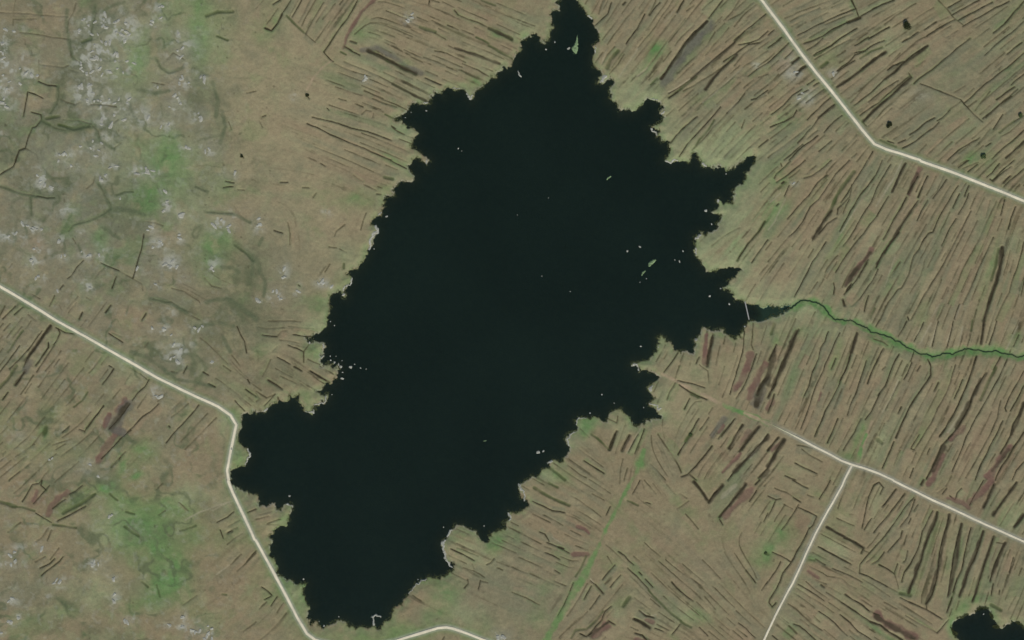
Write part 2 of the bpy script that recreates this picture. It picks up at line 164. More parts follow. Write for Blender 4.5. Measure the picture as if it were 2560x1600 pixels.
STR[2,3] = """g20 210 75 300 130 400 180 540 240;d9 190 200 280 240 380 290 500 310;g16 350 30 430 70;f8 560 150 700 240 840 345;f7 760 130 870 190;f8 300 330 480 430;f8 480 310 600 360 740 450;d9 260 490 310 510 350 580
d10 330 590 430 630 540 690;d14 440 635 490 650;d8 310 685 380 710 450 750;f8 310 630 370 650;d8 400 850 450 880;f7 400 950 510 1000;r30 620 440 680 460 730 500;r40 590 700 700 700;d8 930 250 890 330
d8 1210 0 1140 130;f8 1250 0 1360 130;g10 1090 195 1190 240;d9 1260 210 1310 225;d20 1720 10 1790 100 1840 180 1860 200;d20 1990 50 1910 130 1860 210;d20 2210 40 2140 130 2050 240 1960 350
r60 2260 80 2190 170 2090 260 2020 340;d10 2310 100 2280 150 2245 200;d9 1960 370 1990 420;d12 2340 0 2300 40;p40 2110 50 1980 170;f8 1590 130 1650 170;f7 1670 200 1560 270;f9 1460 40 1540 130
f7 1640 320 1710 400 1760 460;d8 2419 310 2380 390;f7 2400 430 2350 520;d10 1005 675 1060 710 1110 770 1150 800;f8 1150 720 1210 770;d8 1090 830 1180 910 1290 1030;g8 1290 1040 1380 1140 1450 1210
g12 1450 1210 1530 1280 1600 1330;g20 1600 1340 1690 1390;d11 1200 870 1225 895;d10 1260 935 1330 1010;f7 1250 590 1400 720;f7 1450 750 1620 890;f7 1680 920 1780 990;d11 1510 965 1590 1050 1710 1140
d9 975 800 910 870 855 940;d9 1030 895 980 950 930 1010;d8 740 950 790 990;d17 790 990 860 1070;d9 750 1000 710 1070 680 1125;d8 830 1090 790 1150 735 1220;f20 930 930 880 980;g34 1110 1110 1050 1190
d10 940 1190 880 1240 850 1320 780 1400 720 1470;d12 640 1450 700 1480 760 1440;g14 860 1240 800 1320 700 1410 600 1420 560 1490;d14 910 1330 970 1365;r80 880 1380 790 1470;d22 1150 1310 1220 1340 1300 1400
d16 1200 1230 1260 1280 1340 1300;r30 1260 1320 1330 1340;d8 1350 1400 1430 1430;d8 1590 1360 1510 1460;d14 1160 1445 1230 1465 1270 1510;r40 1180 1500 1240 1512;d8 2140 1350 2210 1400 2300 1490;f8 2120 1400 2220 1480
d8 1770 1390 1850 1470;f8 1860 1430 1960 1512;f8 1820 1100 1920 1220;d9 2210 850 2300 970;f7 2100 690 2210 850;d8 2419 960 2360 1040;g10 700 720 640 850 600 910;d9 580 970 500 1160 430 1290;g20 2390 690 2419 700
p8 740 930 770 970;p7 380 540 470 600;f7 600 620 720 660;f7 900 720 950 800;p9 1230 1240 1290 1290 1360 1270;f7 0 1060 130 1110 260 1180;f7 0 820 150 880;f7 1890 1000 2100 1200"""
STR[3,3] = """d10 230 0 300 40 375 75;d8 590 0 560 60 520 120 485 180;f8 60 75 180 120 240 160;d12 240 165 305 205;f7 370 140 430 160;d8 0 150 75 185 120 175;d8 75 190 30 290 0 340;f7 160 230 110 310 60 390;f7 150 230 230 270
d8 290 230 230 330 130 470;d8 290 260 380 300 460 340;d8 460 345 430 420 390 460;d12 390 450 340 560 270 680 220 775;d8 40 680 130 720 215 775;d13 215 785 140 880 90 1010 20 1120 10 1160 40 1200;d10 40 1200 75 1160
d8 120 770 80 850 10 950;f8 640 60 580 170;f8 740 40 660 270;d12 1000 50 1050 20 1090 70;d10 1000 50 950 160 920 300 890 450;d9 1090 70 1060 130;d8 980 360 910 470;d12 1210 85 1160 150 1110 220 1080 250
d13 1290 130 1230 210 1140 330 1050 430 1000 495;d9 1380 165 1310 240 1200 400 1080 560 960 690 870 800 865 870;d8 1390 180 1330 340 1250 440;d9 1420 230 1380 290;d8 1350 360 1330 410;d11 1270 480 1255 540 1220 580
d8 1220 580 1130 680;d8 1310 520 1285 610;d9 1100 680 1040 760 985 790;f7 650 360 720 390 810 430;d15 555 440 620 480 720 530;d16 720 545 830 590 900 640;d12 900 650 880 690;f7 900 660 960 690
d12 475 630 570 680 680 740 785 795;g14 390 750 440 760;d7 450 745 540 800;d9 610 835 720 880;d7 720 880 800 915 890 965;d8 865 880 950 910 1080 980 1130 1010;f7 1130 1010 1230 1060;d8 1250 1110 1330 1150
d12 1330 1150 1420 1190 1490 1220 1560 1260 1640 1310;f7 390 810 520 880 560 910 700 930 760 990 830 1020;f8 1100 1155 1220 1220;f7 1300 1280 1500 1390 1600 1445;d8 1600 1445 1680 1350 1710 1320;d10 1050 800 1130 840 1195 885
d9 1195 880 1225 790;f8 1195 885 1220 960 1235 1030;d9 1320 670 1300 760 1280 775;d11 1460 480 1440 580 1400 690 1350 790 1290 870 1265 960;d8 1560 290 1500 410 1460 480
d18 1600 300 1570 430 1510 550 1470 660 1450 760 1420 830 1380 930 1350 1000 1330 1070;d16 1715 320 1690 440 1650 570 1620 700 1610 830 1590 950 1550 1090 1495 1170;d9 1495 1170 1500 1220
d16 1830 410 1790 560 1760 700 1740 840 1720 960 1700 1100;d12 1740 1110 1690 1250;d18 1790 930 1750 1060;g14 1760 1060 1710 1180;d12 1920 450 1880 600 1850 750 1830 850 1790 930
d18 2035 480 2000 600 1950 750 1890 870 1850 1000 1810 1100;d16 2135 530 2100 640 2050 780 2010 920 1970 1060 1930 1150;d14 2240 590 2190 690 2140 810 2100 960;f8 2160 590 2220 600;d8 2320 730 2280 870
d8 2130 980 2110 1090;g30 2110 1180 2200 1230;d8 2190 1040 2185 1080;f8 2400 830 2370 900;f8 2340 1100 2270 1230;d14 730 1080 800 1130 890 1180 960 1240;d12 700 1160 790 1220 880 1280 970 1340
d18 970 1340 1060 1370 1150 1440 1270 1512;r70 1020 1270 1120 1345 1250 1420 1400 1500;d9 1000 1260 1060 1280;d9 480 1240 570 1300 640 1360;d7 640 1360 750 1470;d8 680 1270 780 1350 850 1430 980 1512
d10 240 1360 300 1380 380 1450 450 1512;d8 285 985 380 1040 530 1140;f7 360 960 450 1040 580 1130;f8 270 1020 400 1110;f8 190 1170 280 1230 400 1350 510 1420;f7 450 940 550 980;d7 550 1060 700 1160;d8 40 1470 90 1510
f12 200 1380 270 1450;f8 430 1280 490 1340;f12 770 1420 850 1480;f7 960 1410 1010 1440;d22 1470 0 1450 40;r50 1540 0 1520 40;d8 1830 80 1790 120 1770 190 1720 150;d10 2040 0 1990 90 1930 190 1905 240;r60 2110 20 2010 130 1900 200
d20 2140 40 2090 150 2040 260;d16 2350 20 2280 120 2200 230 2130 330;d24 2419 330 2330 440;f8 1660 80 1600 120;d8 1690 80 1650 130;f8 1940 30 1880 200;r30 1700 170 1850 220 1900 260;d16 500 990 530 1010;r26 380 860 470 920;g30 1250 1070 1340 1090"""
for _k, _s in {(2,2): "k46 2410 540 2345 650 2312 800;k30 2419 1100 2240 1290 2100 1440;k28 2419 1420 2340 1512;k30 2330 1010 2170 1220;k26 1895 170 1850 400",
        (3,2): "k44 60 300 20 450 0 600;k30 270 110 150 400 50 620;k30 150 1130 60 1290 0 1380;k34 2010 560 1900 790 1780 1010;k28 2419 790 2300 1080;k30 1660 1200 1560 1420;k20 845 130 790 300;k30 2270 1230 2120 1420;k22 2040 10 2015 220",
        (2,3): "k26 1990 50 1880 200;k30 2210 40 2060 240;k24 1720 20 1840 180;k24 900 1350 740 1470;k24 1180 1320 1300 1390",
        (3,1): "k26 2212 830 2190 1020 2120 1250 2045 1510;k34 1410 130 1330 310;k30 960 880 800 1080 730 1190;k18 1400 420 1180 740 1030 980;k16 1290 40 1180 290;k30 600 480 430 740",
        (2,0): "k22 1850 200 1640 410 1480 650 1410 740;k20 2120 520 1900 740 1830 840;k16 2100 400 1700 740",
        (3,0): "k20 1110 490 900 650 660 815;k20 1510 430 1110 740;k18 1350 740 1000 1040 900 1140;k16 620 1000 480 1110;k18 2419 1340 2250 1490",
        (1,0): "k24 1060 480 1260 575 1510 695;k18 1290 790 1600 950;k24 2200 265 2419 370;k16 1880 450 2300 600", (0,2): "k24 480 60 310 290 250 380;k24 240 480 150 610;k40 1200 800 1050 1020",
        (3,3): "k24 1600 310 1470 660 1330 1060;k24 1715 330 1610 830 1500 1160;k22 1830 420 1710 1080;k24 2035 490 1810 1090;k22 2135 540 1940 1140;k22 2240 600 2100 950;k18 555 445 900 640;k40 1020 1290 1250 1430 1380 1505;k26 2350 30 2130 330;k30 2419 330 2330 440;k26 2140 40 2040 250"}.items():
    STR[_k] += "\n"+_s
for _k, _s in {(0,0): "m22 680 400 780 425 860 370;m26 400 1150 480 1200 620 1240 780 1210 870 1160;m20 2010 780 2060 950 2040 1100;m16 640 100 630 250 665 450 700 560;m14 550 820 545 960 480 1080;m14 1300 850 1480 880 1600 860;m12 1480 560 1520 640 1600 690 1730 640;m16 900 60 880 230 860 380;m14 960 120 1060 60 1180 20;m16 2100 1050 2130 1200 2080 1350;m12 900 1190 950 1330 1080 1410",
        (0,1): "m26 2220 790 2320 860 2400 960;m34 1950 1340 2150 1310 2300 1400 2419 1500;m20 1420 1310 1600 1350 1760 1440;m16 930 220 980 290 1050 460 980 510 850 570 690 615;m18 0 250 180 310 300 345 520 355;m14 290 350 300 520;m16 1100 340 1250 290;m26 1040 480 1180 470 1370 520;m20 2090 1010 2200 1020 2260 1060;m14 1940 490 2080 500 2230 520 2370 590;m16 2390 900 2380 1080;m14 1000 640 1060 700 1130 740;m12 740 800 780 890;m12 1850 250 1960 300",
        (1,1): "m22 0 930 40 1060 90 1160 70 1290;m12 30 800 60 740", (0,2): "m26 1850 60 2050 20 2200 60;m16 2110 160 2180 300;m20 1240 300 1400 360 1560 470;m14 1560 480 1660 560 2000 620"}.items():
    STR[_k] += "\n"+_s
# lake outline, tile by tile (west side down, south side, east side up)
SHORE = """20 470 0 440 40 400 85 380 110 350 130 375 155 370 240 372 290 340 355 335 390 310 420 275 400 260 345 215 320 150 345 110 370 88 380 95 430 80 490 30 540 5 575
10 2419 625 2370 655 2335 620 2330 665 2280 680 2275 740 2210 765 2150 800 2085 850 2065 910 2035 945 1995 890 1960 840 1880 855 1830 835 1770 850 1720 880 1660 900 1640 940 1600 985 1540 990 1480 970 1440 1000 1445 1040 1390 1080 1345 1100 1310 1135 1345 1150 1420 1185 1490 1205 1520 1240 1515 1290 1480 1350 1465 1400 1520 1420 1560 1450 1620 1500
11 1640 10 1615 55 1590 20
10 1560 1500 1510 1485 1480 1512
11 1475 20 1430 50 1450 95 1500 150 1495 180 1430 205 1370 200 1330 235 1300 265 1310 310 1285 350 1250 340 1210 350 1225 390 1200 430 1190 490 1155 530 1130 545 1095 570 1085 610 1130 610 1160 660 1130 710 1105 750 1100 810 1060 870 1035 900 1020 950 985 980 960 1030 880 1045 850 1080 905 1105 905 1150 870 1185 850 1215 830 1240 860 1280 840 1305 805 1265 800 1235 740 1260 700 1280 695 1340 700 1400 690 1460 690 1512
12 680 0 670 40 640 80 615 110 580 130 530 148 460 152 480 175 505 215 540 215 600 215 640 210 660 260 640 320 625 370 600 440 640 430 700 415 770 420 800 470 770 510 740 550 720 580 700 615 640 625 630 650 560 680 600 690 640 720 670 705 672 760 650 795 600 795 545 805 530 840 550 880 500 880 450 860 430 810 400 780 400 750 410 700 380 720 340 740 315 690 320 745 290 775 240 770 210 740 205 790 150 795 115 830 90 875 30 870 0 885
02 2390 850 2340 880 2290 910 2280 960 2290 1010 2250 1080 2250 1130 2290 1190 2340 1220 2360 1270 2330 1330 2310 1390 2270 1385 2210 1410 2180 1450 2190 1512
03 2190 40 2230 90 2310 110 2380 130
13 0 135 20 180 30 250 60 235 120 225 185 215 180 240 190 290 240 290 250 255 285 220 350 240 340 290 315 340 315 390 290 440 240 435 200 460 155 480 120 530 145 560 130 620 140 680 115 710 170 735 185 800 195 860 210 910 280 935 340 945 380 990 430 975 480 980 450 1020 435 1090 460 1140 490 1190 495 1260 510 1340 530 1380 610 1395 680 1375 740 1360 790 1330 850 1340 870 1390 940 1415 980 1385 1060 1405 1095 1385 1130 1385 1150 1420 1180 1400 1200 1365 1270 1320 1285 1260 1320 1190 1390 1130 1440 1090 1460 1040 1530 980 1560 940 1615 930 1700 915 1790 905 1830 870 1870 845 1820 800 1790 740 1770 670 1745 620 1750 580 1800 560 1810 510 1850 470 1880 445 1940 430 1990 450 2090 490 2110 540 2150 580 2210 570 2230 500 2320 480 2370 390 2380 310 2415 300
23 20 310 60 300 100 285 155 250 135 190 95 180 70 120 60 70 80 35 120 15
22 150 1512 200 1470 270 1450 330 1400 340 1350 380 1320 440 1345 490 1340 520 1290 545 1240 515 1180 510 1110 540 1070 600 1050 620 1020 600 980 620 940 700 920 740 940 790 920 850 955 900 965 910 910 960 860 1040 840 1070 890 1120 920 1150 970 1180 1005 1240 970 1310 960 1380 935 1410 930 1380 890 1340 840 1290 800 1320 760 1360 740 1310 690 1270 640 1320 610 1370 570 1400 540 1340 500 1270 470 1210 480 1190 505 1185 440 1125 430 1150 400 1220 390 1300 380 1340 320 1370 260 1400 220 1430 170 1490 200 1530 240 1570 290 1600 320 1640 285 1720 285 1740 240 1720 190 1760 165 1780 110 1800 60 1870 90 1950 95 2010 90 2050 145 2120 160 2180 110 2220 50 2250 5
31 0 1505 110 1470 190 1428 225 1395 150 1390 80 1380
21 2419 1370 2330 1365 2200 1350 2110 1330 2080 1260 2050 1225 1990 1200 2060 1140 2120 1090 2180 1040 2140 1020 2020 1020 1940 1045 1830 1060 1800 990 1780 940 1730 900 1730 830 1740 770 1720 730 1780 710 1850 680 1930 660 1940 600 1985 520 1930 510 1880 490 1920 470 1960 420 1930 390 1960 370 1980 400 2090 415 2095 350 2090 300 2110 255 2190 230 2215 180 2220 110 2260 60 2300 20
20 2310 1478 2260 1475 2210 1505
21 2190 20 2110 80 2060 100 1950 80 1860 65 1790 40
20 1770 1512 1750 1445 1700 1490
21 1650 10 1580 15 1510 30 1440 10
20 1450 1500 1490 1450 1500 1400 1480 1330 1420 1340 1360 1280 1310 1200 1350 1180 1420 1150 1425 1090 1390 1075 1440 1010 1400 960 1330 945 1280 925 1250 960 1240 990 1190 1020 1130 1050 1060 1030 1000 1020 970 960 950 880 940 810 965 760 930 735 890 760 870 790 800 790 820 740 850 700 800 650 770 600 760 560 780 500 760 430 800 400 820 340 800 270 760 220 770 180 710 150 690 110 650 50 630 0 560 -110"""
POND = "33 1740 1400 1760 1340 1820 1310 1880 1280 1960 1270 2000 1220 2060 1210 2110 1250 2130 1320 2160 1380 2220 1410 2260 1370 2320 1340 2380 1350 2419 1390 2520 1420 2560 1512 2480 1640 2250 1720 2000 1700 1880 1600 1800 1500"
TRACKS = [
 ("road", 8.5, "01 -500 900 0 1190;02 540 5 900 205 1250 405 1500 550 1850 720 2060 815 2180 900 2232 990 2205 1110 2175 1260 2145 1420 2160 1512;03 2155 5 2205 130 2310 350 2405 560;13 0 570 90 735 180 900 300 1125 390 1300 480 1450 560 1510 700 1545 900 1570 1150 1555 1330 1517 1500 1463 1720 1397 1800 1390 1860 1402 2000 1450 2150 1510 2400 1600;23 200 1700"),
 ("road", 8.5, "20 2180 -200 2300 -70 2370 10;30 -5 70 145 265 300 485 450 680 600 860 720 1010 850 1175 930 1275 1005 1360 1120 1410 1300 1465 1440 1512;31 1440 8 1650 80 1900 175 2150 275 2419 385 2800 540"),
 ("track", 7.0, "32 0 970 150 1045 300 1120 450 1200 600 1275 700 1330 790 1365 900 1395 1050 1450 1180 1510;33 1190 8 1370 95 1560 190 1750 275 1950 370 2150 460 2419 580 2800 740"),
 ("track", 6.5, "32 792 1372 740 1470 720 1512;33 700 50 600 230 520 370 450 500 370 670 300 830 235 970 160 1105 70 1280 0 1430;23 2385 1505;23 2300 1700"),
]
SOFT_TRACKS = [  # green or brown unsurfaced ways: (kind, width px, coords)
 ('c', 9, "22 1420 510 1560 580 1700 655 1850 730 2000 800 2100 850"), ('G', 12, "22 2000 800 2100 850 2300 920 2419 970"), ('c', 8, "22 2200 880 2419 975;32 30 985"),
 ('q', 11, "22 1250 1230 1220 1330 1190 1420;23 1140 0 1060 130"), ('q', 8, "23 1060 130 980 300 880 480"), ('q', 15, "23 880 480 800 660 720 830 640 980"), ('q', 20, "23 640 980 560 1100 480 1240 400 1380 320 1520 280 1600"),
 ('G', 22, "31 215 1400 280 1350 400 1330 540 1400 620 1500;32 640 0 820 30 940 75 1020 120 1180 180 1290 240 1400 300 1500 330 1550 350 1700 325 1850 290 2000 285 2110 300 2160 300 2250 320 2350 350 2419 335 2700 330"),
 ('c', 6, "10 720 570 620 640 540 740 480 850"), ('c', 10, "32 850 1360 870 1240 930 1100 980 960"), ('G', 9, "32 850 1330 880 1200 930 1080"),
]
STREAM = "31 150 1412 215 1398 280 1350 350 1325 400 1330 460 1345 540 1400 570 1440 620 1500;32 640 0 740 8 820 20 860 45 940 75 1020 120 1100 140 1180 175 1290 240 1330 265 1400 300 1500 320 1550 350 1620 335 1700 315 1780 305 1850 280 2000 285 2110 300 2160 290 2250 320 2350 350 2419 335 2700 330 3000 360"

